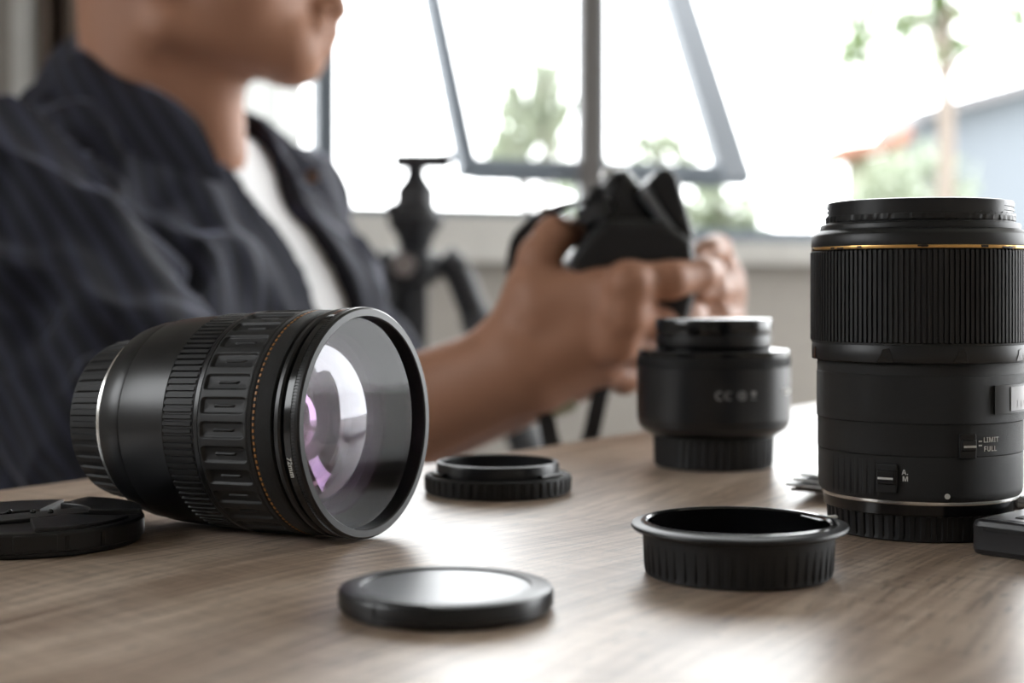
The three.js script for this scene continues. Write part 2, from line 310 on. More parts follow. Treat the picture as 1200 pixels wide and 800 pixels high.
// ---------------------------------------------------------------- desk
const G = V(0.568, 0, -0.823), C = V(0.823, 0, 0.568);      // along the grain and across it
{
  const desk = thing('desk', 'sawn oak laminate desk top carrying the lenses and caps', 'desk', [0, 0, 0]);
  const e = (x, d) => [x, -d];
  const sh = new THREE.Shape();   // x, z seen from above
  const A = [e(0.62, 1.683), e(0.231, 1.119), e(0.083, 0.9045), e(0.0, 0.784), e(-0.03, 0.742)];
  const pts = [...A];
  const cv = new THREE.CatmullRomCurve3([V(-0.03, 0, 0.742), V(-0.045, 0, 0.727), V(-0.062, 0, 0.722), V(-0.085, 0, 0.736), V(-0.105, 0, 0.755), V(-0.125, 0, 0.757), V(-0.145, 0, 0.738), V(-0.19, 0, 0.672)]);
  for (const p of cv.getPoints(30).slice(1)) pts.push(e(p.x, p.z));
  pts.push(e(-0.56, 0.13), e(-0.42, 0.03), e(-0.2, -0.12), e(0.9, -0.86), e(1.56, 0.10), e(1.6, 1.0));
  pts.forEach(([x, z], i) => (i ? sh.lineTo(x, z) : sh.moveTo(x, z)));
  sh.closePath();
  const g = new THREE.ExtrudeGeometry(sh, { depth: 0.025, bevelEnabled: true, bevelSize: 0.0015, bevelThickness: 0.0015, bevelSegments: 2, bevelOffset: -0.0015, curveSegments: 8 });
  g.rotateX(Math.PI / 2); // shape y -> z, extrusion -> -y
  g.translate(0, 0.75 - 0.0015, 0);
  part(desk, 'tabletop', planarUV(plain(g), G, C), M.wood);
  const legM = std(rgb(0.03, 0.03, 0.032), 0.5);
  for (const [x, z] of [[0.55, -1.35], [-0.4, -0.2], [0.85, 0.6], [1.35, -0.6]]) part(desk, 'leg', box(0.05, 0.72, 0.05, x, 0.36, z, 0.004), legM);
}
const TOP = 0.75;

// ---------------------------------------------------------------- lettering
const font = await new FontLoader().loadAsync('fonts/droid/droid_sans_bold.typeface.json');
const text = (s, size, depth = 0.00012) => { const g = new TextGeometry(s, { font, size, depth, curveSegments: 3, bevelEnabled: false }); g.computeBoundingBox(); const b = g.boundingBox; g.translate(-(b.min.x + b.max.x) / 2, -(b.min.y + b.max.y) / 2, 0); return g; };
// puts a flat geometry (facing +z) on a cylinder about y at an angle from +z
const onBarrel = (g, angle, r, y) => { g.translate(0, 0, r); g.rotateY(angle); g.translate(0, y, 0); return g; };
// bends a flat geometry in x round a cylinder of radius r
const bent = (g, angle, r, y) => { const p = g.attributes.position; for (let i = 0; i < p.count; i++) { const a = angle + p.getX(i) / r, q = r + p.getZ(i); p.setXYZ(i, q * Math.sin(a), p.getY(i) + y, q * Math.cos(a)); } g.computeVertexNormals(); return g; };

// ---------------------------------------------------------------- left lens: lies on its side, front towards the right
{
  const axis = V(0.875, 0.028, 0.485).normalize(), hc = 0.0397;
  const t = thing('zoom_lens', 'black zoom lens lying on its side with its front glass to the right', 'camera lens', [-0.0486, TOP + hc, -0.506]);
  // own axes: +y out of the front glass, y = 0 at the front rim; +z towards the camera side, +x up
  const zed = V(-axis.z, 0, axis.x).normalize(), ex = V(0, 0, 0).crossVectors(axis, zed).normalize();
  t.quaternion.setFromRotationMatrix(new THREE.Matrix4().makeBasis(ex, axis, zed));
  const knurl = (n, a0) => (a) => a0 * (Math.cos(a * n) > 0 ? 0 : -1);
  // filter ring: screwed in front
  const fr = part(t, 'filter_ring', revolve([[0.0358, -0.0058], [0.0358, -0.0005], [0.0362, 0], [0.0384, 0], [0.0391, -0.0006], [0.0392, -0.0016]], 256), M.satin);
  part(fr, 'knurling', gear(0.03885, 0.0392, 0.0368, -0.0030, -0.0014, 230, 0.5, 0), M.satin);
  part(t, 'filter_rim', revolve([[0.0386, -0.003], [0.0390, -0.0034], [0.0390, -0.0058], [0.0384, -0.0064], [0.0372, -0.0066], [0.0372, -0.0076]], 192), M.gloss);
  part(t, 'front_collar', revolve([[0.0372, -0.0072], [0.0384, -0.0076], [0.0389, -0.0084], [0.0388, -0.0098], [0.0380, -0.0106], [0.0368, -0.0110], [0.0368, -0.0122]], 192), M.satin);
  part(t, 'front_barrel', revolve([[0.0368, -0.0116], [0.0380, -0.0120], [0.0385, -0.0128], [0.0386, -0.0176], [0.0383, -0.0180], [0.0383, -0.0192], [0.0387, -0.0196], [0.0388, -0.0208]], 192), M.crinkle);
  // dashed orange line
  const dashes = []; for (let i = 0; i < 118; i++) { const g = box(0.00105, 0.0007, 0.0003, 0, 0, 0.0384); g.rotateY(i / 118 * Math.PI * 2); g.translate(0, -0.0186, 0); dashes.push(g); }
  part(t, 'dashed_line', merge(dashes), M.orange, 'dashed orange ring');
  // rubber grip with a pocket and a bar in each of 30 fields
  {
    const N = 30, sub = 30, y0 = -0.0208, y1 = -0.0420, ny = 44, pts = [];
    for (let j = 0; j <= ny; j++) { const f = j / ny; pts.push([0.0388, lerp(y0, y1, f)]); }
    const pitch = Math.PI * 2 / N, rr = (x, y, hx, hy, c) => { const qx = Math.abs(x) - hx + c, qy = Math.abs(y) - hy + c; return Math.min(Math.max(qx, qy), 0) + Math.hypot(Math.max(qx, 0), Math.max(qy, 0)) - c; };
    const disp = (a, r, y) => {
      const f = a / pitch, u = (f - Math.round(f)) * pitch * r, v = y - (y0 + y1) / 2 - 0.0;
      const edge = Math.min(smooth(y0 - y, 0, 0.0008), smooth(y - y1, 0, 0.0008));
      const q = -rr(u, v, 0.0027, 0.0092, 0.0014), pocket = 0.72 * smooth(q, -0.0001, 0.0004) + 0.28 * smooth(q, 0, 0.0026), bar = smooth(-rr(u, v, 0.00035, 0.0040, 0.00035), -0.0002, 0.00015);
      return -0.0004 * (1 - edge) - 0.0012 * pocket + 0.0006 * bar;
    };
    part(t, 'zoom_grip', revolve(pts, N * sub, disp, 1.2), M.rubber, 'black rubber grip with rounded pockets');
  }
  part(t, 'barrel_band', revolve([[0.0386, -0.0420], [0.0386, -0.0436], [0.0380, -0.0442], [0.0378, -0.0452]], 192), M.satin);
  part(t, 'focus_grip', gear(0.0373, 0.0381, 0.034, -0.0576, -0.0450, 100, 0.52, 0.0003), M.rubber, 'finely ridged black focus ring');
  part(t, 'rear_barrel', revolve([[0.0372, -0.0574], [0.0375, -0.0582], [0.0374, -0.0650], [0.0370, -0.0740], [0.0364, -0.0788], [0.0358, -0.0794], [0.0360, -0.0802], [0.0356, -0.0850], [0.0345, -0.0895], [0.0330, -0.0912], [0.0300, -0.0914]], 192, null, 0.35), M.satin);
  part(t, 'mount_ring', revolve([[0.0300, -0.0910], [0.0322, -0.0912], [0.0324, -0.0918], [0.0324, -0.0930], [0.0300, -0.0934]], 160), M.steel, 'thin bright metal mount ring');
  const cap = part(t, 'rear_cap', revolve([[0.0300, -0.0932], [0.0302, -0.0940], [0.0300, -0.0950], [0.0292, -0.1070], [0.0284, -0.1096], [0.0265, -0.1108], [0, -0.1108]], 420, (a, r, y) => (y < -0.0945 && y > -0.1075 ? (Math.cos(a * 42) > 0.15 ? 0 : -0.0008) : 0)), M.matte, 'ribbed black rear cap');
  part(cap, 'cap_disc', revolve([[0.0215, -0.1105], [0.0225, -0.1114], [0.0, -0.1114]], 96), M.matte);
  // the glass and what lies behind it
  part(t, 'filter_glass', revolve([[0.0360, -0.0030], [0, -0.0030]], 96), new THREE.MeshPhysicalMaterial({ color: rgb(0.97, 0.97, 1), roughness: 0.01, transmission: 1, thickness: 0, ior: 1.5, specularIntensity: 0.4 }), 'clear flat filter glass');
  part(t, 'inner_cone', revolve([[0.0358, -0.0058], [0.0352, -0.0062], [0.0348, -0.0075], [0.0326, -0.0136], [0.0312, -0.0150]], 160, null, 1), M.inside);
  const dome = (r, y, bulge, n = 24) => { const a = []; for (let i = 0; i <= n; i++) { const f = 1 - i / n; a.push([r * f, y + bulge * (1 - f * f)]); } return a; };
  const sheet = (c, ior, more = {}) => new THREE.MeshPhysicalMaterial({ color: c, roughness: 0.02, transmission: 1, thickness: 0, ior, side: THREE.DoubleSide, ...more });
  part(t, 'front_element', revolve(dome(0.0318, -0.0142, 0.0068), 96, null, 2), sheet(rgb(0.80, 0.64, 0.82), 1.75, { transmission: 0.9 }), 'violet-coated curved front element');
  part(t, 'element_tube', revolve([[0.0316, -0.0146], [0.0306, -0.0190], [0.0280, -0.0205], [0.0270, -0.0260], [0.0232, -0.0275], [0.0222, -0.0340], [0.0190, -0.0355], [0.0180, -0.0450]], 128), M.inside);
  part(t, 'inner_element', revolve(dome(0.0272, -0.0200, -0.0080), 96, null, 2), sheet(rgb(0.92, 0.88, 0.88), 2.0), 'concave inner element');
  part(t, 'element_ring', revolve([[0.0236, -0.0266], [0.0230, -0.0256], [0.0216, -0.0258], [0.0210, -0.0268]], 128), std(rgb(0.6, 0.55, 0.45), 0.25, { metalness: 0.85 }), 'pale ring round the inner elements');
  part(t, 'inner_element', revolve(dome(0.0214, -0.0310, 0.0085), 96, null, 2), sheet(rgb(0.86, 0.82, 0.78), 2.3, { metalness: 0.45 }));
  part(t, 'rear_element', revolve(dome(0.0186, -0.0390, -0.0070), 96, null, 2), new THREE.MeshPhysicalMaterial({ color: rgb(0.80, 0.78, 0.76), roughness: 0.08, metalness: 0.9, side: THREE.DoubleSide }), 'silvery rear element deep in the lens');
  const blades = []; for (let i = 0; i < 7; i++) { const s = new THREE.Shape(); s.moveTo(0.0145, 0); s.lineTo(0.0150, 0.006); s.lineTo(0.0045, 0.0075); s.lineTo(0.0058, -0.001); s.closePath(); const g = new THREE.ExtrudeGeometry(s, { depth: 0.0002, bevelEnabled: false }); g.rotateX(-Math.PI / 2 + 0.06); g.rotateY(i / 7 * Math.PI * 2); g.translate(0, -0.0340 - i * 0.0001, 0); blades.push(g); }
  part(t, 'aperture_blades', merge(blades), std(rgb(0.18, 0.17, 0.16), 0.3, { metalness: 0.7 }));
  // lettering: on the rim and round the inside
  const g72 = text('72mm', 0.0017); g72.rotateZ(0); bent(g72, 0, 0.0390, 0);
  g72.rotateY(Math.PI / 2 + 0.0 ); // to the camera side (+z is angle 0 from z; turn along the rim)
  g72.rotateY(-Math.PI / 2 + 0.30); g72.translate(0, -0.0046, 0);
  part(t, 'lettering', g72, M.print, 'white lettering reading 72mm');
  const ring = '1:3.5-5.6 IS', chars = []; [...ring].forEach((c, i) => { if (c === ' ') return; const g = text(c, 0.0019, 0.0001); g.translate(0, -0.0344, 0); g.rotateZ((i - 5.5) * 0.052); g.rotateX(-Math.PI / 2); g.rotateY(Math.PI - 0.50); chars.push(g); });
  const rg = merge(chars); rg.translate(0, -0.0086, 0);
  const rl = part(t, 'lettering', rg, M.printGrey, 'grey lettering round the front glass'); rl.rotation.y = -Math.PI / 2;
}

// ---------------------------------------------------------------- right lens: stands on its rear cap
{
  const D = 0.5295, k = D / FOCAL, t = thing('macro_lens', 'tall black macro lens with a gold ring standing on its rear cap', 'camera lens', [0.1443, TOP, -D]);
  const rc = part(t, 'rear_cap', revolve([[0, 0], [0.0305, 0], [0.0314, 0.0006], [0.0317, 0.0020], [0.0321, 0.0085], [0.0326, 0.0092], [0.0330, 0.0106], [0.0330, 0.0126]], 560, (a, r, y) => (y > 0.001 && y < 0.0088 ? (Math.cos(a * 56) > 0.1 ? 0 : -0.0007) : 0)), M.matte, 'ribbed black rear cap');
  part(rc, 'cap_collar', revolve([[0.0322, 0.0090], [0.0331, 0.0092], [0.0333, 0.0128], [0.0320, 0.0129]], 160), M.gloss);
  part(t, 'mount_ring', revolve([[0.0318, 0.0127], [0.0335, 0.0128], [0.0338, 0.0132], [0.0338, 0.0140], [0.0330, 0.0143]], 160), M.steel, 'thin bright metal mount ring');
  part(t, 'lower_barrel', revolve([[0.0330, 0.0140], [0.0341, 0.0142], [0.0347, 0.0150], [0.0350, 0.0165], [0.0351, 0.0285], [0.0350, 0.0290], [0.0353, 0.0294]], 360, (a, r, y) => (y > 0.016 && y < 0.0284 && Math.abs(((a + 0.95 + Math.PI) % (2 * Math.PI)) - Math.PI) < 0.33 && Math.cos(a * 70) < 0 ? -0.0005 : 0)), M.crinkle);
  part(t, 'middle_barrel', revolve([[0.0348, 0.0290], [0.0352, 0.0294], [0.0352, 0.0405], [0.0354, 0.0411], [0.0354, 0.0592], [0.0352, 0.0600], [0.0352, 0.0606]], 192), M.crinkle);
  part(t, 'window_band', revolve([[0.0352, 0.0398], [0.0356, 0.0402], [0.0356, 0.0560], [0.0352, 0.0564]], 192), M.crinkle);
  part(t, 'torn_band', revolve([[0.0353, 0.0600], [0.0371, 0.0603], [0.0373, 0.0608], [0.0373, 0.0655], [0.0369, 0.0662], [0.0369, 0.0668]], 192), M.black, 'black tape band peeling under the grip');
  part(t, 'focus_grip', gear(0.03705, 0.0378, 0.034, 0.0664, 0.0985, 132, 0.56, 0.0007), M.rubber, 'ribbed black rubber focus ring');
  part(t, 'grip_edge', revolve([[0.0362, 0.0660], [0.0374, 0.0662], [0.0374, 0.0668], [0.0362, 0.0672]], 160), M.rubber);
  part(t, 'gold_ring', revolve([[0.0368, 0.0985], [0.0373, 0.0986], [0.0374, 0.0990], [0.0373, 0.0996], [0.0366, 0.0998]], 256, (a) => 0.00012 * noise3(Math.cos(a) * 9, Math.sin(a) * 9, 3)), M.gold, 'worn gold ring');
  // scuffs where the gold has worn off
  const scuffs = []; for (let i = 0; i < 46; i++) { const a = rnd() * 6.28, w = 0.001 + 0.003 * rnd(); const g = new THREE.BoxGeometry(w, 0.00045 + 0.0004 * rnd(), 0.0003, 6, 1, 1); bent(g, a, 0.0374, 0.0988 + 0.0005 * rnd()); scuffs.push(g); }
  part(t, 'worn_patches', merge(scuffs), M.black);
  part(t, 'front_barrel', revolve([[0.0366, 0.0996], [0.0374, 0.0998], [0.0375, 0.1004], [0.0374, 0.1034], [0.0370, 0.1040], [0.0354, 0.1052], [0.0344, 0.1056], [0.0344, 0.1070], [0.0340, 0.1076], [0.0326, 0.1078], [0.0322, 0.1084]], 192), M.black);
  part(t, 'filter_thread', gear(0.0318, 0.0321, 0.028, 0.1080, 0.1106, 40, 0.5, 0), M.black);
  const rag = part(t, 'torn_tape', revolve([[0.0322, 0.1082], [0.0325, 0.1086], [0.0325, 0.1104], [0.0322, 0.1105]], 300, (a, r, y) => 0.0003 * noise3(Math.cos(a) * 14, Math.sin(a) * 14, y * 900)), M.black, 'ragged black tape under the front cap');
  for (let i = 0; i < 26; i++) { const a = 0.35 + i * 0.035 + 0.01 * rnd(); const s = new THREE.Shape(); s.moveTo(-0.0012, 0); s.lineTo(0.0012, 0.0001); s.lineTo(0.0006, 0.0007 + 0.0005 * rnd()); s.lineTo(-0.0004, 0.0005 + 0.0006 * rnd()); s.closePath(); const g = new THREE.ExtrudeGeometry(s, { depth: 0.0002, bevelEnabled: false }); part(rag, 'shred', bent(g, a, 0.0325, 0.1100), M.satin); }
  // front cap with its grooved edge
  const fc = part(t, 'front_cap', revolve([[0.0318, 0.1102], [0.0321, 0.1104], [0.0321, 0.1110], [0.0316, 0.1112], [0.0316, 0.1117], [0.0321, 0.1119], [0.0321, 0.1125], [0.0316, 0.1127], [0.0316, 0.1132], [0.0321, 0.1134], [0.0321, 0.1148], [0.0318, 0.1154], [0.0300, 0.1157], [0, 0.1157]], 192), M.satin, 'black front cap with a grooved edge');
  const sk = []; for (let i = 0; i <= 40; i++) sk.push(i);
  // smooth skirt over the grooves facing the camera
  part(fc, 'cap_skirt', (() => { const g = new THREE.CylinderGeometry(0.0323, 0.0323, 0.0046, 80, 1, true, -1.25 - 0.27, 2.3); g.translate(0, 0.1127, 0); return g; })(), M.satin);
  // distance window, to the right
  const face = -Math.atan2(0.1443, D);       // the angle on the barrel that faces the camera
  const wa = face + 1.08;
  const win = part(t, 'distance_window', bent(new THREE.BoxGeometry(0.024, 0.0096, 0.0008, 32, 1, 1), wa, 0.0357, 0.0480), M.black, 'glossy distance window');
  part(win, 'scale', bent(new THREE.BoxGeometry(0.0150, 0.0080, 0.0004, 24, 1, 1), wa + 0.09, 0.0362, 0.0480), std(rgb(0.42, 0.42, 0.44), 0.18), 'pale grey distance scale');
  const marks = []; for (let i = 0; i < 3; i++) marks.push(bent(new THREE.BoxGeometry(0.0005, 0.0022, 0.0001, 1, 1, 1), wa + 0.0 + i * 0.09, 0.0364, 0.0462)); part(win, 'scale_marks', merge(marks), M.printGrey);
  // switches
  const A = (x) => face + Math.asin(clamp((x - 1077) / (0.0352 / k), -1, 1));
  const switchAt = (x, y, w, h) => {
    const yy = EYE - TOP - (y - HORIZON) * k * 0.94, a = A(x), s = part(t, 'switch', bent(box(w, h, 0.0016, 0, 0, 0, 0.0005), a, 0.0353, yy), M.black, 'black slide switch');
    part(s, 'slider', bent(box(w * 0.86, h * 0.46, 0.0014, 0, 0.0004, 0, 0.0005), a, 0.0364, yy), M.satin);
    part(s, 'mark', bent(box(w * 0.72, 0.0007, 0.0006), a, 0.0371, yy + 0.0001), M.print, 'white line');
    return yy;
  };
  const y1 = switchAt(1128, 522, 0.0060, 0.0082), y2 = switchAt(1043, 561, 0.0072, 0.0100);
  const lets = part(t, 'lettering', merge([bent(text('LIMIT', 0.00175), A(1154), 0.03515, y1 + 0.0020), bent(text('FULL', 0.00175), A(1153), 0.03515, y1 - 0.0010), bent(box(0.0013, 0.0005, 0.0002), A(1142), 0.0352, y1 + 0.0016), bent(box(0.0013, 0.0005, 0.0002), A(1142), 0.0352, y1 + 0.0002)]), M.print, 'white lettering reading LIMIT and FULL');
  part(t, 'lettering', merge([bent(text('A.', 0.0017), A(1062), 0.0351, y2 + 0.0023), bent(text('M', 0.0017), A(1062.5), 0.0351, y2 + 0.0001)]), M.print, 'white lettering reading A and M');
  part(t, 'index_dot', bent(new THREE.CylinderGeometry(0.0009, 0.0009, 0.0010, 16).rotateX(Math.PI / 2), A(1107), 0.0350, EYE - TOP - (580 - HORIZON) * k * 0.94), M.print, 'white mount index dot');
  // glossy flakes of tape on the torn band
  for (const [x, w, h] of [[1042, 0.0068, 0.0048], [1122, 0.0060, 0.0044], [1186, 0.0050, 0.0040], [960, 0.0030, 0.0040]]) {
    const s = new THREE.Shape(); s.moveTo(-w, -h / 2); s.lineTo(w * 0.7, -h / 2); s.lineTo(w * 0.55, h * 0.1); s.lineTo(w * 0.3, h / 2); s.lineTo(-w * 0.35, h * 0.4); s.lineTo(-w * 0.5, h * 0.05); s.closePath();
    const g = new THREE.ExtrudeGeometry(s, { depth: 0.0002, bevelEnabled: false, curveSegments: 4 }); g.scale(0.5, 1, 1);
    part(t, 'tape_flake', bent(g, face + Math.asin(clamp((x - 1077) / (0.0374 / k), -1, 1)), 0.0373, 0.0628), M.gloss);
  }
}

// ---------------------------------------------------------------- short prime lens behind
{
  const D = 0.7216, t = thing('prime_lens', 'short black prime lens with white print standing by the hands', 'camera lens', [0.0973, TOP, -D]);
  part(t, 'rear_cap', revolve([[0, 0], [0.0272, 0], [0.0282, 0.0006], [0.0286, 0.0020], [0.0290, 0.0140], [0.0288, 0.0150]], 400, (a, r, y) => (y > 0.001 && y < 0.0145 ? (Math.cos(a * 46) > 0.1 ? 0 : -0.0007) : 0)), M.matte, 'ribbed black rear cap');
  part(t, 'lower_barrel', revolve([[0.0284, 0.0148], [0.0300, 0.0152], [0.0346, 0.0182], [0.0362, 0.0205], [0.0364, 0.0225], [0.0368, 0.0232], [0.0370, 0.0485]], 160, null, 0.5), M.satin);
  part(t, 'focus_grip', gear(0.0364, 0.0369, 0.030, 0.0486, 0.0530, 120, 0.5, 0.0003), M.rubber, 'finely ribbed focus ring');
  part(t, 'shoulder', revolve([[0.0366, 0.0528], [0.0366, 0.0553], [0.0361, 0.0560], [0.0290, 0.0567], [0.0276, 0.0572]], 160, null, 0.4), M.gloss);
  part(t, 'front_barrel', revolve([[0.0270, 0.0576], [0.0276, 0.0580], [0.0278, 0.0600], [0.0276, 0.0630], [0.0280, 0.0636]], 160), M.satin);
  part(t, 'front_cap', revolve([[0.0268, 0.0632], [0.0279, 0.0634], [0.0281, 0.0640], [0.0281, 0.0700], [0.0278, 0.0708], [0.0272, 0.0710], [0, 0.0711]], 160), M.gloss, 'black front cap with a pale shine on top');
  const face = -Math.atan2(0.0973, D), marks = [];
  const r = 0.03705;
  const arc = (a0, a1, x) => { const g = new THREE.TorusGeometry(0.0018, 0.00028, 6, 16, a1 - a0); g.rotateZ(a0); g.scale(1, 1, 0.4); g.translate(x, 0, 0); return g; };
  marks.push(arc(0.9, 5.4, -0.0030), arc(0.9, 5.4, 0.0012), box(0.0016, 0.0004, 0.0002, 0.0004, 0, 0));   // the CE mark
  part(t, 'lettering', bent(merge(marks), face + 0.16, r, 0.0360), M.printGrey, 'grey CE mark');
  part(t, 'lettering', bent(merge([(() => { const g = new THREE.TorusGeometry(0.0019, 0.0003, 6, 20); g.scale(1, 1, 0.4); return g; })(), box(0.0014, 0.0014, 0.0002)]), face + 0.36, r, 0.0360), M.printGrey);
  part(t, 'lettering', bent(merge([box(0.0022, 0.0022, 0.0002, 0, 0.0009, 0), box(0.0026, 0.0004, 0.0002, 0, -0.0016, 0)]), face + 0.52, r, 0.0360), M.printGrey);
  part(t, 'lettering', bent(merge([box(0.0026, 0.0024, 0.0002, -0.0034, 0, 0), box(0.0022, 0.0034, 0.0002, 0, 0, 0), box(0.0026, 0.0024, 0.0002, 0.0034, 0, 0)]), face + 1.20, r, 0.0370), M.print, 'white print at the edge of the barrel');
}

// ---------------------------------------------------------------- caps
{
  // pinch cap lying flat, front left of the lens
  const t = thing('pinch_lens_cap', 'black pinch lens cap lying beside the fallen zoom lens', 'lens cap', [-0.1628, TOP, -0.5036]);
  const R = 0.0378;
  part(t, 'rim', revolve([[0, 0], [0.0362, 0], [0.0368, 0.0006], [0.0368, 0.0016], [R, 0.0020], [R, 0.0074], [R - 0.0006, 0.0082], [R - 0.0024, 0.0085], [R - 0.0150, 0.0078], [0, 0.0072]], 192), M.satin);
  // raised clips left and right, each a segment with a cut edge
  const seg = (a0, a1, r0, r1, h) => { const s = new THREE.Shape(); s.absarc(0, 0, r1, a0, a1, false); s.absarc(0, 0, r0, a1, a0, true); s.closePath(); const g = new THREE.ExtrudeGeometry(s, { depth: h, bevelEnabled: true, bevelSize: 0.0004, bevelThickness: 0.0004, bevelSegments: 2, curveSegments: 40 }); g.rotateX(-Math.PI / 2); return g; };
  part(t, 'clip', seg(0.12, 1.30, 0.020, R - 0.0012, 0.0026).translate(0, 0.0072, 0), M.black);
  part(t, 'clip', seg(0.12 + Math.PI, 1.30 + Math.PI, 0.020, R - 0.0012, 0.0026).translate(0, 0.0072, 0), M.black);
  part(t, 'plate', seg(1.55, 3.0, 0.010, R - 0.0030, 0.0012).translate(0, 0.0076, 0), M.satin);
  part(t, 'plate', seg(-1.2, -0.16, 0.012, R - 0.0030, 0.0014).translate(0, 0.0076, 0), M.satin);
  part(t, 'bridge', box(0.046, 0.0016, 0.013, 0, 0.0080, 0, 0.0005).rotateY(0.7), M.black);
  for (const a of [0.62, 0.95, -0.25, 2.9]) part(t, 'notch', bent(box(0.0012, 0.0046, 0.0012, 0, 0, 0), a, R - 0.0001, 0.0045), M.gloss);
  part(t, 'release_tab', bent(box(0.0135, 0.0052, 0.0012, 0, 0, 0, 0.0004), 0.36, R, 0.0050), M.satin);
  part(t, 'spring_pins', merge([-0.008, 0.0, 0.006].map((x) => new THREE.SphereGeometry(0.0010, 10, 8).translate(x, 0.0092, -0.004))), M.gloss);
}
{
  const t = thing('disc_lens_cap', 'flat black lens cap with a pale grey disc lying alone on the desk front', 'lens cap', [-0.01745, TOP, -0.3965]);
  const R = 0.0286;
  part(t, 'rim', revolve([[0, 0], [R - 0.0016, 0], [R - 0.0010, 0.0005], [R - 0.0009, 0.0014], [R, 0.0018], [R, 0.0052], [R - 0.0005, 0.0060], [R - 0.0016, 0.0064], [R - 0.0058, 0.0066], [R - 0.0062, 0.0061], [0.0200, 0.0060], [0, 0.0060]], 192), M.satin);
  part(t, 'disc', revolve([[R - 0.0066, 0.0058], [R - 0.0068, 0.0062], [0, 0.0063]], 128), std(rgb(0.075, 0.078, 0.085), 0.30, { metalness: 0.35 }), 'pale grey brushed disc');
  part(t, 'clip_face', bent(box(0.0150, 0.0040, 0.0012, 0, 0, 0, 0.0004), -0.40, R - 0.0004, 0.0036), M.black);
  part(t, 'clip_top', bent(box(0.0150, 0.0010, 0.0040, 0, 0, 0, 0.0003), -0.40, R - 0.0022, 0.0062), M.satin);
  part(t, 'clip_face', bent(box(0.0150, 0.0040, 0.0012, 0, 0, 0, 0.0004), -0.40 + Math.PI, R - 0.0004, 0.0036), M.black);
}
{
  const t = thing('rear_lens_cap', 'ribbed black rear lens cap with a flanged open rim facing up', 'lens cap', [0.0675, TOP, -0.4456]);
  part(t, 'ribbed_wall', revolve([[0, 0], [0.0268, 0], [0.0276, 0.0006], [0.0280, 0.0022], [0.0284, 0.0110], [0.0286, 0.0122], [0.0286, 0.0132]], 600, (a, r, y) => (y > 0.0015 && y < 0.0108 ? (Math.cos(a * 50) > 0.0 ? 0 : -0.0007) : 0)), M.matte);
  part(t, 'flange', revolve([[0.0284, 0.0128], [0.0312, 0.0134], [0.0319, 0.0142], [0.0317, 0.0150], [0.0302, 0.0155], [0.0290, 0.0156], [0.0286, 0.0150]], 192, (a) => 0.0008 * Math.pow(Math.max(0, Math.cos(a - 1.7)), 12), 0.5), M.black);
  part(t, 'inner_lip', revolve([[0.0292, 0.0154], [0.0286, 0.0160], [0.0276, 0.0160], [0.0270, 0.0154], [0.0268, 0.0030], [0.0240, 0.0020], [0, 0.0020]], 192, null, 0.5), M.gloss);
  for (const a of [1.95, 0.72, -1.2]) part(t, 'bayonet_tab', bent(box(0.012, 0.0014, 0.0030, 0, 0, -0.0010, 0.0004), a, 0.0280, 0.0146), M.gloss);
  part(t, 'alignment_mark', box(0.0016, 0.0006, 0.0050, 0, 0, 0.0302).rotateY(1.86).translate(0, 0.0156, 0), M.print, 'white alignment mark');
}
{
  const t = thing('body_cap', 'small black body cap with a raised ring between the lens and the forearm', 'lens cap', [-0.0059, TOP, -0.6274]);
  part(t, 'base', revolve([[0, 0], [0.0296, 0], [0.0304, 0.0006], [0.0308, 0.0016], [0.0310, 0.0058], [0.0307, 0.0072], [0.0296, 0.0077], [0.0268, 0.0074]], 480, (a, r, y) => (y > 0.0012 && y < 0.0060 ? (Math.cos(a * 48) > 0 ? 0 : -0.0006) : 0), 0.5), M.matte);
  part(t, 'ring', revolve([[0.0256, 0.0070], [0.0258, 0.0118], [0.0254, 0.0128], [0.0246, 0.0130], [0.0238, 0.0124], [0.0236, 0.0030], [0, 0.0026]], 160, null, 0.5), M.satin);
  for (const a of [0.95, 3.0, 5.1]) part(t, 'bayonet_tab', bent(box(0.014, 0.0013, 0.0032, 0, 0, 0, 0.0004), a, 0.0270, 0.0086), M.gloss);
}
// ---------------------------------------------------------------- small charger and the booklet behind the macro lens
{
  const t = thing('battery_charger', 'flat black battery charger lying against the foot of the macro lens', 'charger', [0.1465, TOP, -0.4785]);
  const sh = new THREE.Shape(), w = 0.066, h = 0.088, c = 0.004;
  sh.moveTo(c, 0); sh.lineTo(w - c, 0); sh.quadraticCurveTo(w, 0, w, c); sh.lineTo(w, h - c); sh.quadraticCurveTo(w, h, w - c, h); sh.lineTo(c, h); sh.quadraticCurveTo(0, h, 0, h - c); sh.lineTo(0, c); sh.quadraticCurveTo(0, 0, c, 0);
  const g = new THREE.ExtrudeGeometry(sh, { depth: 0.0074, bevelEnabled: true, bevelSize: 0.0022, bevelThickness: 0.0020, bevelOffset: -0.0022, bevelSegments: 2 });
  g.rotateX(-Math.PI / 2); g.translate(0, 0.0020, 0);   // own x along the front edge, own -z along the left edge
  const body = new THREE.Group();
  const turn = 0.80; // front edge runs right and towards the camera
  g.rotateY(-turn);
  part(t, 'body', g, std(rgb(0.024, 0.024, 0.027), 0.30, { bumpMap: stippled(30), bumpScale: 0.00002 }));
  const lid = box(0.060, 0.0006, 0.080, 0.034, 0.0114, -0.044, 0.0003); lid.rotateY(-turn); part(t, 'top_plate', lid, std(rgb(0.05, 0.05, 0.055), 0.30), 'dark grey top plate');
  const slot = box(0.0030, 0.0010, 0.0075, 0.0125, 0.0116, -0.0125, 0.0004); slot.rotateY(-turn); part(t, 'slot', slot, M.inside);
  const groove = box(0.058, 0.0012, 0.0008, 0.034, 0.0086, 0.0000); groove.rotateY(-turn); part(t, 'front_seam', groove, M.inside);
}
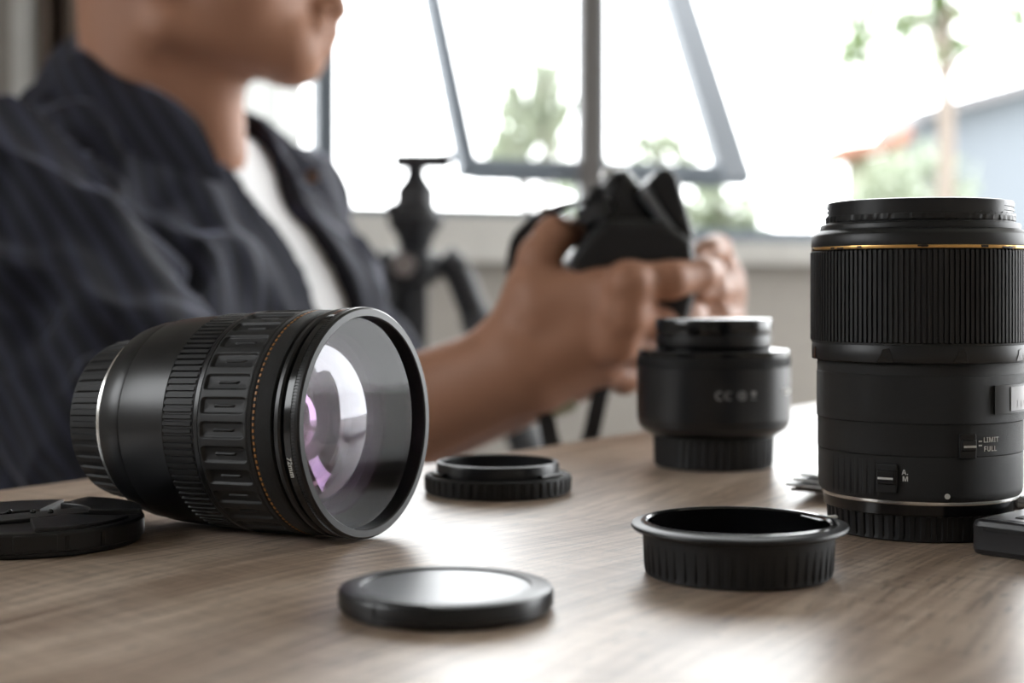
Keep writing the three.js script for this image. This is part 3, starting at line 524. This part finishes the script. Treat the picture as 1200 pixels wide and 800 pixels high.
{
  // thin booklet: the near corner curls up
  const w = 0.21, d = 0.145, t = thing('paper_booklet', 'pale grey paper booklet with a lifted corner behind the macro lens', 'booklet', [0.110, TOP, -0.600]);
  const paper = std(rgb(0.60, 0.61, 0.62), 0.45), cover = std(rgb(0.16, 0.13, 0.11), 0.6);
  const sheet = (y, lift, inset) => {
    const g = new THREE.BoxGeometry(w - inset, 0.0009, d - inset, 40, 1, 30); g.translate(w / 2 + inset * 0.3, 0, -d / 2 - inset * 0.3);
    const p = g.attributes.position;
    for (let i = 0; i < p.count; i++) { const u = 1 - p.getX(i) / w, v = 1 + p.getZ(i) / d; p.setY(i, p.getY(i) + y + lift * Math.pow(clamp(u * 0.6 + v * 0.4, 0, 1), 4.0)); }
    g.computeVertexNormals(); g.rotateY(-0.419); return g;
  };
  part(t, 'cover', sheet(0.0006, 0.0040, 0.002), cover, 'brown back cover');
  for (let i = 0; i < 3; i++) part(t, 'page', sheet(0.0018 + i * 0.0010, 0.0048 + i * 0.0012, 0.003 * i), paper);
}

// ---------------------------------------------------------------- tripod on the floor, before the windows
{
  const d = 1.8, b = at(484, 340, d), t = thing('camera_tripod', 'black camera tripod with a ball head standing before the window wall', 'tripod', [b.x, 0, b.z]);
  const o = t.position, L = (x, y, dd = d) => at(x, y, dd).sub(o);
  const dk = std(rgb(0.022, 0.023, 0.027), 0.5), gr = std(rgb(0.05, 0.052, 0.058), 0.4, { metalness: 0.4 }), knobM = std(rgb(0.40, 0.38, 0.37), 0.35, { metalness: 0.7 });
  part(t, 'quick_release_plate', box(0.068, 0.017, 0.040, L(495, 189).x, L(495, 189).y, 0, 0.002), gr);
  part(t, 'plate_clamp', rod(L(515, 187), L(533, 184), 0.009, 0.006), dk);
  part(t, 'ball_stem', rod(L(487, 214), L(487, 190), 0.014, 0.010), dk);
  part(t, 'ball', new THREE.SphereGeometry(0.017, 24, 16).translate(...L(487, 218).toArray()), dk);
  const hs = (y) => (340 - y) / FOCAL * d + EYE;
  part(t, 'ball_housing', revolve([[0.016, hs(212)], [0.024, hs(222)], [0.024, hs(240)], [0.027, hs(246)], [0.034, hs(256)], [0.032, hs(264)], [0.022, hs(278)], [0.018, hs(292)]], 40).translate(0.003, 0, 0), dk);
  part(t, 'clamp_knob', rod(L(478, 246), L(455, 250), 0.012, 0.013), dk);
  part(t, 'pan_knob', rod(L(495, 262), L(514, 266), 0.009, 0.008), dk);
  part(t, 'center_column', rod(V(0.004, hs(290), 0), V(0.004, hs(480), 0), 0.014), dk);
  part(t, 'spider', revolve([[0.015, hs(292)], [0.034, hs(300)], [0.038, hs(312)], [0.030, hs(330)], [0.016, hs(336)]], 40), dk);
  part(t, 'lock_knob', rod(V(-0.008, hs(311), 0.036), V(-0.008, hs(311), 0.050), 0.0135), knobM, 'round metal lock knob');
  const legs = [[0.62, 0.02], [-0.36, 0.10], [-0.12, -0.42]];
  for (const [dx, dz] of legs) {
    const dir = V(dx * 0.62, 0, dz * 0.62), topP = V(dx * 0.058, hs(300), dz * 0.058 + 0.004), hip = V(dx * 0.088, hs(318), dz * 0.088), foot = V(dir.x, 0.012, dir.z), knee = hip.clone().lerp(foot, 0.5);
    const leg = part(t, 'leg', merge([rod(topP, hip, 0.017, 0.0185), rod(hip, knee, 0.0175), rod(knee, foot, 0.012)]), dk);
    part(leg, 'leg_lock', rod(knee.clone().lerp(hip, 0.05), knee.clone().lerp(foot, 0.05), 0.021), gr);
    part(leg, 'foam_sleeve', rod(hip.clone().lerp(knee, 0.12), hip.clone().lerp(knee, 0.7), 0.0205), std(rgb(0.075, 0.077, 0.082), 0.75));
    part(leg, 'rubber_foot', rod(V(foot.x, 0, foot.z), foot.clone().add(V(0, 0.02, 0)), 0.015, 0.011), dk);
  }
}

// ---------------------------------------------------------------- the person
const skin = std(rgb(0.415, 0.208, 0.132), 0.46, { bumpMap: skinBump, bumpScale: 0.0002, specularIntensity: 0.7 });
const F = V(0.866, 0, 0.5), R = V(-0.5, 0, 0.866);            // the chest faces F; R is to the person's right
const neckBase = V(-0.315, 0.955, -1.325), pelvis = V(-0.225, 0.50, -1.265);
const shN = V(-0.405, 0.888, -1.165), shF = V(-0.232, 0.910, -1.475), elN = V(-0.215, 0.69, -1.035), wrN = at(606, 430, 0.955), elF = V(-0.118, 0.700, -1.33), wrF = at(790, 375, 1.12);
const mid = (a, b, f) => a.clone().lerp(b, f), off = (p, f, r, y = 0) => p.clone().addScaledVector(F, f).addScaledVector(R, r).add(V(0, y, 0));
const chest = mid(neckBase, pelvis, 0.36), belly = mid(neckBase, pelvis, 0.68);
const torsoBones = [
  bone(off(chest, 0.01, 0.085), off(belly, 0.005, 0.065), 0.100, 0.098), bone(off(chest, 0.01, -0.085), off(belly, 0.005, -0.065), 0.100, 0.098),
  bone(off(belly, 0, 0.055), off(pelvis, 0, 0.075), 0.100, 0.112), bone(off(belly, 0, -0.055), off(pelvis, 0, -0.075), 0.100, 0.112),
  bone(shN, off(neckBase, -0.015, 0.03, -0.012), 0.052, 0.058), bone(shF, off(neckBase, -0.015, -0.03, -0.012), 0.052, 0.058), bone(off(neckBase, -0.02, 0, -0.03), chest, 0.075, 0.095),
];
const armN = [bone(shN, elN, 0.052, 0.043)], armF = [bone(shF, elF, 0.052, 0.042)];
const person = new THREE.Group(); person.name = 'person'; scene.add(person);
tag(person, 'person in a dark striped shirt holding a camera with both hands', 'person');
{
  // head: chin at the right, mostly above the picture; own centre line at z = -1.30
  const H = (x, y, z = 0) => V(x, y, -1.30 + z);
  const nb = [bone(neckBase.clone().add(V(0.0, -0.03, 0)), H(-0.318, 1.10, 0), 0.062, 0.060), bone(V(-0.262, 0.955, -1.305), H(-0.272, 1.03, 0), 0.030, 0.036)];
  const jaw = [bone(H(-0.288, 1.055, 0.052), H(-0.196, 1.042, 0.020), 0.020, 0.021), bone(H(-0.288, 1.055, -0.052), H(-0.196, 1.042, -0.020), 0.020, 0.021), bone(H(-0.190, 1.040, -0.010), H(-0.190, 1.040, 0.010), 0.0215, 0.0215)];
  const cheek = [bone(H(-0.228, 1.088, 0.040), H(-0.222, 1.105, 0.036), 0.027, 0.024), bone(H(-0.228, 1.088, -0.040), H(-0.222, 1.105, -0.036), 0.027, 0.024)];
  const nose = [bone(H(-0.170, 1.128), H(-0.1545, 1.079), 0.009, 0.0125), bone(H(-0.166, 1.076, -0.011), H(-0.166, 1.076, 0.011), 0.0085, 0.0085)];
  const lips = [bone(H(-0.1675, 1.0585, -0.016), H(-0.1595, 1.0585, 0), 0.0075, 0.0085), bone(H(-0.1675, 1.0585, 0.016), H(-0.1595, 1.0585, 0), 0.0075, 0.0085), bone(H(-0.1705, 1.0465, -0.013), H(-0.1645, 1.0465, 0), 0.0075, 0.0085), bone(H(-0.1705, 1.0465, 0.013), H(-0.1645, 1.0465, 0), 0.0075, 0.0085)];
  const headSdf = (x, y, z) => {
    let d = ell(H(-0.272, 1.165), [0.104, 0.112, 0.078], x, y, z);
    d = smin(d, ell(H(-0.238, 1.092), [0.066, 0.062, 0.060], x, y, z), 0.03);
    for (const b of [...jaw, ...cheek]) d = smin(d, boneD(b, x, y, z), 0.028);
    for (const b of nose) d = smin(d, boneD(b, x, y, z), 0.010);
    for (const b of lips) d = smin(d, boneD(b, x, y, z), 0.008);
    for (const s of [-1, 1]) { d = Math.max(d, -(ell(H(-0.172, 1.118, s * 0.031), [0.013, 0.011, 0.017], x, y, z))); d = smin(d, Math.max(ell(H(-0.300, 1.112, s * 0.080), [0.018, 0.031, 0.009], x, y, z), -ell(H(-0.292, 1.115, s * 0.088), [0.010, 0.018, 0.006], x, y, z)), 0.006); }
    for (const b of nb) d = smin(d, boneD(b, x, y, z), 0.022);
    return d;
  };
  const torso = blend(torsoBones, 0.06), arms = blend([...armN, ...armF], 0.03);
  const low = (x, y, z) => smin(torso(x, y, z), arms(x, y, z), 0.05);
  // right hand: thumb on top of the camera, fingers round its far side
  const hb = [
    bone(elN, mid(elN, wrN, 0.25), 0.0420, 0.0440), bone(mid(elN, wrN, 0.25), mid(elN, wrN, 0.62), 0.0440, 0.0365), bone(mid(elN, wrN, 0.62), wrN, 0.0365, 0.0305), bone(at(596, 410, 0.962), at(624, 440, 0.955), 0.0235, 0.0235),
    bone(at(622, 416, 0.958), at(734, 336, 0.930), 0.0230, 0.0130), bone(at(630, 424, 0.952), at(732, 368, 0.932), 0.0240, 0.0135), bone(at(630, 428, 0.953), at(722, 398, 0.942), 0.0235, 0.0135), bone(at(650, 400, 0.970), at(715, 370, 0.958), 0.024, 0.024), bone(at(640, 436, 0.958), at(704, 426, 0.956), 0.0215, 0.0150), bone(at(737, 332, 0.915), at(738, 332, 0.915), 0.0145, 0.0145), bone(at(733, 369, 0.919), at(734, 369, 0.919), 0.0145, 0.0145), bone(at(722, 401, 0.930), at(723, 401, 0.930), 0.0140, 0.0140),
    bone(at(612, 408, 0.96), at(628, 345, 0.955), 0.0265, 0.0215), bone(at(640, 360, 0.95), at(700, 345, 0.94), 0.0230, 0.0180),
  ];
  const fingers = [
    [at(734, 332, 0.924), at(786, 328, 0.926), at(820, 322, 0.944), at(836, 320, 0.965), 0.0118],
    [at(733, 368, 0.930), at(776, 378, 0.940), at(806, 378, 0.958), at(815, 368, 0.98), 0.0112],
    [at(724, 396, 0.942), at(758, 410, 0.962), at(774, 402, 0.986), at(776, 388, 1.004), 0.0115],
    [at(706, 428, 0.958), at(732, 444, 0.978), at(744, 434, 0.998), at(744, 420, 1.010), 0.0100],
    [at(626, 348, 0.956), at(632, 302, 0.956), at(650, 276, 0.962), at(668, 272, 0.976), 0.0140],
  ];
  const chain = ([a, b, c, e, r]) => [bone(a, b, r * 1.08, r * 0.98), bone(b, c, r * 1.0, r * 0.9), bone(c, e, r * 0.92, r * 0.78)];
  const fingerSdf = (list) => { const cs = list.map(chain); return (x, y, z) => { let d = 1; for (const c of cs) { let q = 1; for (const b of c) q = smin(q, boneD(b, x, y, z), 0.004); d = Math.min(d, q); } return d; }; };
  const palm = blend(hb, 0.009), fs = fingerSdf(fingers);
  const handSdf = (x, y, z) => smin(palm(x, y, z), fs(x, y, z), 0.006);
  // left hand: comes round the far end of the camera
  const hl = [bone(elF, wrF, 0.042, 0.028), bone(wrF, at(838, 350, 1.09), 0.026, 0.022), bone(wrF, at(838, 320, 1.085), 0.024, 0.018), bone(wrF, at(830, 385, 1.08), 0.024, 0.017)];
  const fl = [
    [at(836, 300, 1.09), at(840, 292, 1.055), at(828, 296, 1.025), at(812, 304, 1.01), 0.0112],
    [at(842, 330, 1.085), at(850, 338, 1.045), at(836, 340, 1.015), at(816, 344, 1.0), 0.0112],
    [at(840, 360, 1.08), at(856, 372, 1.04), at(842, 372, 1.012), at(820, 374, 1.0), 0.0106],
    [at(834, 388, 1.075), at(846, 402, 1.045), at(834, 404, 1.02), at(816, 402, 1.01), 0.0096],
    [at(800, 330, 1.10), at(770, 290, 1.095), at(752, 276, 1.08), at(738, 270, 1.07), 0.0125],
  ];
  const palmL = blend(hl, 0.018), fsl = fingerSdf(fl), handL = (x, y, z) => smin(palmL(x, y, z), fsl(x, y, z), 0.009);
  const bx = (c, e) => [[c.x - e[0], c.y - e[1], c.z - e[2]], [c.x + e[0], c.y + e[1], c.z + e[2]]];
  const geos = [
    surfaceNets(headSdf, [-0.40, 0.93, -1.41], [-0.13, 1.29, -1.19], 0.004),
    surfaceNets(low, [-0.52, 0.36, -1.58], [0.02, 1.04, -0.96], 0.012),
    surfaceNets(handSdf, [-0.27, 0.64, -1.09], [0.152, 0.905, -0.895], 0.0032),
    surfaceNets(handL, [-0.18, 0.645, -1.39], [0.175, 0.915, -0.975], 0.0042),
  ];
  const body = part(person, 'body', merge(geos.map((g) => planarUV(g, V(20, 0, 7), V(0, 20, 5)))), skin);
  // hair, eyes, lips and nails
  const hairM = std(rgb(0.012, 0.010, 0.009), 0.6);
  const hair = (x, y, z) => { const d = ell(H(-0.280, 1.178), [0.112, 0.118, 0.087], x, y, z) + 0.003 * noise3(x * 90, y * 30, z * 90); return Math.max(d, -(x + 0.205 + (1.20 - y) * 0.55), (1.120 - y) - Math.max(0, -0.32 - x) * 0.9); };
  part(person, 'hair', surfaceNets(hair, [-0.42, 1.06, -1.41], [-0.14, 1.32, -1.19], 0.006), hairM, 'short black hair');
  for (const s of [-1, 1]) { const e = part(person, 'eye', new THREE.SphereGeometry(0.0115, 20, 14).translate(-0.181, 1.118, -1.30 + s * 0.031), std(rgb(0.7, 0.68, 0.66), 0.2)); part(e, 'iris', new THREE.SphereGeometry(0.0055, 14, 10).translate(-0.1735, 1.1165, -1.30 + s * 0.031), M.gloss); }
  const lipM = std(rgb(0.36, 0.13, 0.11), 0.5);
  const lipG = merge([surfaceNets((x, y, z) => smin(boneD(lips[0], x, y, z), boneD(lips[1], x, y, z), 0.004) + 0.0018, [-0.19, 1.045, -1.33], [-0.145, 1.072, -1.27], 0.0015), surfaceNets((x, y, z) => smin(boneD(lips[2], x, y, z), boneD(lips[3], x, y, z), 0.004) + 0.0014, [-0.19, 1.034, -1.33], [-0.155, 1.06, -1.27], 0.0015)]);
  lipG.translate(0.0020, 0, 0); part(person, 'lips', lipG, lipM);

  // ---- clothes
  const cloth = std(rgb(1, 1, 1), 0.85, { map: stripeMap, sheen: 1.0, sheenColor: new THREE.Color(0.50, 0.52, 0.72), sheenRoughness: 0.45 });
  const teeM = std(rgb(0.74, 0.74, 0.75), 0.9), jean = std(rgb(0.13, 0.16, 0.21), 0.85);
  const shirt = new THREE.Group(); shirt.name = 'shirt'; person.add(shirt); shirt.userData.label = 'dark navy striped shirt worn open';
  const tee = (x, y, z) => Math.max(torso(x, y, z) - 0.006 + 0.002 * noise3(x * 14, y * 9, z * 14), y - (0.985 - 0.25 * Math.max(0, (x - neckBase.x) * F.x + (z - neckBase.z) * F.z)));
  part(person, 'undershirt', surfaceNets(tee, [-0.50, 0.45, -1.56], [-0.02, 0.99, -1.08], 0.008), teeM, 'white undershirt showing in the open shirt');
  // folds: ridges that run down from the shoulders
  const fold = (x, y, z, a, fu, fv) => { const n = noise3(x * fu + 3, y * fv, z * fu), m = noise3(x * fu * 2.1, y * fv * 1.8 + 7, z * fu * 2.1); return a * ((1 - Math.abs(n)) * 1.3 - 0.75 + 0.45 * m); };
  const front = (x, y, z) => { const px = x - neckBase.x, pz = z - neckBase.z; return [px * F.x + pz * F.z, px * R.x + pz * R.z]; };
  const bodyShirt = (x, y, z) => {
    const d = torso(x, y, z), [f, r] = front(x, y, z), o = d - 0.021 - Math.max(-0.007, fold(x, y, z, 0.012, 10, 5)) * (f > 0 ? smooth(Math.abs(r + 0.045), 0.035, 0.10) : 1);
    // open front: a strip round the middle, wider at the neck, and the neck hole
    const half = 0.030 + 0.024 * smooth(y, 0.86, 0.96), gap = Math.max(Math.abs(r + 0.045) - half, -(f - 0.02));
    const neck = Math.hypot(x + 0.300, (z + 1.315)) - 0.072 - Math.max(0, y - 0.94) * 0.25;
    return Math.max(o, -gap, y > 0.90 ? -Math.max(neck, 0.925 - y) : -1, -(d - 0.001));
  };
  part(shirt, 'shirt_body', planarUV(surfaceNets(bodyShirt, [-0.56, 0.44, -1.62], [0.0, 1.06, -1.02], 0.0075), R.clone().add(V(0.12, 0.10, 0)), V(0, 1, 0)), cloth);
  const dirN = elN.clone().sub(shN).normalize(), dirF = elF.clone().sub(shF).normalize();
  const sleeve = (sh, el, dir, rr, reach) => {
    const b = bone(sh.clone().addScaledVector(dir, -0.005), mid(sh, el, reach), rr, rr * 0.93), len = sh.distanceTo(el) * reach;
    return (x, y, z) => { const t = (x - sh.x) * dir.x + (y - sh.y) * dir.y + (z - sh.z) * dir.z, dd = boneD(b, x, y, z); return Math.max(dd - 0.006 - fold(x * 0.8 + y * 0.5, y * 0.8 - x * 0.5, z, 0.020, 8, 6), t - len, -Math.max(dd + 0.006, -(t - len * 0.6))); };
  };
  part(shirt, 'sleeve', planarUV(surfaceNets(sleeve(shN, elN, dirN, 0.078, 0.97), [-0.54, 0.60, -1.30], [-0.10, 1.02, -0.92], 0.006), V(0.80, 0.60, 0).normalize(), V(0.6, -0.8, 0)), cloth);
  part(shirt, 'sleeve', planarUV(surfaceNets(sleeve(shF, elF, dirF, 0.055, 0.95), [-0.35, 0.60, -1.62], [0.04, 1.02, -1.12], 0.0075), V(0.80, 0.60, 0).normalize(), V(0.6, -0.8, 0)), cloth);
  // collar: a folded band from one collar point round the nape to the other
  const collarPts = (k) => {   // k from 0 (near point) to 1 (far point)
    const a = lerp(-2.55, 2.0, k), back = Math.cos(a), side = -Math.sin(a);         // a = 0 at the nape
    const wrap = Math.pow(Math.abs(k - 0.5) * 2, 2.2);
    const c = V(-0.312, 0, -1.318), rad = 0.068 + 0.012 * wrap;
    const topP = c.clone().addScaledVector(F, -back * rad * 1.12).addScaledVector(R, side * rad); topP.y = lerp(1.062, 0.985, Math.pow(Math.abs(k - 0.5) * 2, 1.4)) ;
    const rad2 = rad + 0.036 + 0.016 * wrap, low2 = c.clone().addScaledVector(F, -back * rad2 * 1.1 + 0.02 * wrap).addScaledVector(R, side * rad2); low2.y = topP.y - 0.050 - 0.020 * wrap;
    return [topP, low2];
  };
  const cg = (() => {
    const nu = 60, nv = 8, P = [], q = V(0, 0, 0);
    const grid = []; for (let i = 0; i <= nu; i++) { const [a, b] = collarPts(i / nu); const row = []; for (let j = 0; j <= nv; j++) { const f = j / nv; q.copy(a).lerp(b, f); q.y += 0.010 * Math.sin(f * Math.PI) + 0.003 * Math.sin(i * 0.5 + f * 2); row.push(q.clone()); } const inn = []; for (let j = 0; j <= nv; j++) { const f = j / nv; q.copy(a).lerp(b, f * 0.25); q.y -= 0.003 + f * 0.055; inn.push(q.clone()); } grid.push([...inn.reverse(), ...row]); }
    const pos = [], idx = [], n = grid[0].length; grid.forEach((r) => r.forEach((p) => pos.push(p.x, p.y, p.z)));
    for (let i = 0; i < nu; i++) for (let j = 0; j < n - 1; j++) { const a = i * n + j; idx.push(a, a + n, a + 1, a + 1, a + n, a + n + 1); }
    const g = new THREE.BufferGeometry(); g.setAttribute('position', new THREE.Float32BufferAttribute(pos, 3)); g.setIndex(idx); g.computeVertexNormals(); return g;
  })();
  part(shirt, 'collar', planarUV(cg, V(0.8, 0.6, 0).normalize(), V(0, 1, 0)), cloth);
  part(shirt, 'button', new THREE.CylinderGeometry(0.006, 0.006, 0.002, 16).rotateX(1.1).translate(...at(366, 207, 1.33).toArray()), std(rgb(0.12, 0.06, 0.03), 0.5), 'small brown button');
  // trousers and shoes
  const knN = V(0.16, 0.50, -1.12), knF = V(0.24, 0.50, -1.34), ftN = V(0.12, 0.09, -1.10), ftF = V(0.22, 0.09, -1.36);
  const legs = blend([bone(off(pelvis, 0, 0.08, 0.0), knN, 0.098, 0.068), bone(off(pelvis, 0, -0.08, 0.0), knF, 0.098, 0.068), bone(knN, ftN, 0.066, 0.052), bone(knF, ftF, 0.066, 0.052), bone(off(pelvis, 0, 0.07), off(pelvis, 0, -0.07), 0.115, 0.115)], 0.04);
  part(person, 'trousers', surfaceNets((x, y, z) => Math.max(legs(x, y, z) - 0.004 * noise3(x * 12, y * 12, z * 12), 0.075 - y), [-0.42, 0.05, -1.52], [0.36, 0.66, -0.98], 0.012), jean, 'grey-blue jeans');
  for (const f of [ftN, ftF]) { const b = [bone(V(f.x - 0.03, 0.045, f.z), V(f.x + 0.15, 0.035, f.z + 0.02), 0.044, 0.034), bone(V(f.x, 0.09, f.z), V(f.x, 0.05, f.z), 0.045, 0.045)], s = blend(b, 0.03); part(person, 'shoe', surfaceNets((x, y, z) => Math.max(s(x, y, z), 0.001 - y), [f.x - 0.1, -0.01, f.z - 0.08], [f.x + 0.22, 0.16, f.z + 0.09], 0.008), M.matte); }
}
{
  const t = thing('wooden_stool', 'plain wooden stool under the seated person', 'stool', [-0.26, 0, -1.275]);
  const w = std(rgb(0.22, 0.13, 0.07), 0.6);
  part(t, 'seat', revolve([[0, 0.345], [0.17, 0.345], [0.18, 0.352], [0.18, 0.372], [0.17, 0.378], [0, 0.376]], 48), w);
  for (let i = 0; i < 4; i++) { const a = i * Math.PI / 2 + 0.6; part(t, 'leg', rod(V(Math.cos(a) * 0.17, 0, Math.sin(a) * 0.17), V(Math.cos(a) * 0.12, 0.35, Math.sin(a) * 0.12), 0.015, 0.017), w); }
}

// ---------------------------------------------------------------- the camera in the hands: near end towards us, back turned up to the person
{
  const c = at(735, 308, 0.995), t = thing('held_camera', 'black reflex camera with a strap held in both hands', 'camera', c.toArray());
  const L = (x, y, dd = 0.995) => at(x, y, dd).sub(c);
  const shell = std(rgb(0.009, 0.009, 0.011), 0.34, { bumpMap: stippled(20), bumpScale: 0.0001 }), shine = std(rgb(0.010, 0.010, 0.012), 0.2);
  const side = (pts, z0, z1, bev = 0.004) => { const s = new THREE.Shape(pts.map(([x, y]) => { const p = L(x, y); return new THREE.Vector2(p.x, p.y); })); const g = new THREE.ExtrudeGeometry(s, { depth: z1 - z0 - 2 * bev, bevelEnabled: true, bevelSize: bev, bevelThickness: bev, bevelSegments: 3, bevelOffset: -bev }); g.translate(0, 0, z0 + bev); return g; };
  part(t, 'body', side([[664, 306], [680, 284], [700, 262], [768, 262], [800, 286], [806, 330], [792, 392], [676, 392]], -0.068, 0.062, 0.006), shell);
  part(t, 'prism_hump', side([[684, 290], [697, 252], [706, 214], [716, 202], [732, 200], [742, 212], [757, 236], [786, 280], [790, 300], [684, 300]], -0.034, 0.030, 0.010), shine);
  part(t, 'hot_shoe', side([[704, 208], [707, 198], [728, 196], [731, 206]], -0.011, 0.009, 0.0015), M.steel.clone());
  part(t, 'eyepiece', side([[676, 262], [690, 222], [704, 216], [706, 250], [690, 272]], -0.018, 0.016, 0.003), M.matte);
  part(t, 'top_plate', side([[752, 218], [764, 204], [776, 203], [786, 214], [806, 284], [796, 292], [784, 280]], -0.060, 0.048, 0.004), shell);
  part(t, 'plate_edge', side([[742, 232], [750, 226], [792, 284], [786, 290]], 0.030, 0.050, 0.002), std(rgb(0.20, 0.205, 0.22), 0.3, { metalness: 0.5 }), 'grey shiny edge');
  part(t, 'mode_dial', rod(L(700, 258, 0.955), L(694, 240, 0.955), 0.0125, 0.0120, 24), shell);
  part(t, 'screen', side([[666, 300], [690, 268], [694, 272], [672, 304]], -0.045, 0.040, 0.001), M.gloss);
  part(t, 'lens_mount', rod(L(770, 345), L(788, 363), 0.028, 0.028, 40), M.satin);
  // strap: a flat band that loops from the near lug, behind the hand and hangs down
  const ribbon = (pts, w, seg) => {
    const cv = new THREE.CatmullRomCurve3(pts), pos = [], idx = [], uv = [];
    for (let i = 0; i <= seg; i++) { const p = cv.getPoint(i / seg), tg = cv.getTangent(i / seg), a = 0.9 + 1.4 * i / seg; const n = V(1, 0.1, 0.25 * Math.sin(a * 3)); n.addScaledVector(tg, -n.dot(tg)).normalize(); const th = n.clone().cross(tg).multiplyScalar(0.0008);
      for (const [s, e] of [[-1, 1], [1, 1], [1, -1], [-1, -1]]) { const q = p.clone().addScaledVector(n, s * w / 2).addScaledVector(th, e); pos.push(q.x, q.y, q.z); uv.push(s, i / seg); } }
    for (let i = 0; i < seg; i++) for (let j = 0; j < 4; j++) { const a = i * 4 + j, b = i * 4 + (j + 1) % 4; idx.push(a, b, b + 4, a, b + 4, a + 4); }
    const g = new THREE.BufferGeometry(); g.setAttribute('position', new THREE.Float32BufferAttribute(pos, 3)); g.setIndex(idx); return creased(g, 0.6);
  };
  part(t, 'strap', ribbon([L(690, 236, 0.95), L(664, 240, 0.955), L(632, 256, 0.99), L(608, 284, 1.02), L(604, 330, 1.03), L(620, 400, 1.03), L(636, 460, 1.03), L(644, 510, 1.03), L(660, 552, 1.03), L(680, 550, 1.04), L(692, 512, 1.045), L(704, 460, 1.05), L(725, 400, 1.055), L(770, 330, 1.06)], 0.012, 90), std(rgb(0.018, 0.018, 0.02), 0.6));
  part(t, 'strap_tag', new RoundedBoxGeometry(0.018, 0.011, 0.002, 2, 0.0008).rotateZ(0.35).translate(...L(660, 476, 1.03).toArray()), std(rgb(0.45, 0.47, 0.34), 0.5), 'pale tag on the strap');
}

scene.traverse((o) => { if (o.isMesh) { o.castShadow = true; o.receiveShadow = true; } });
renderer.render(scene, camera);
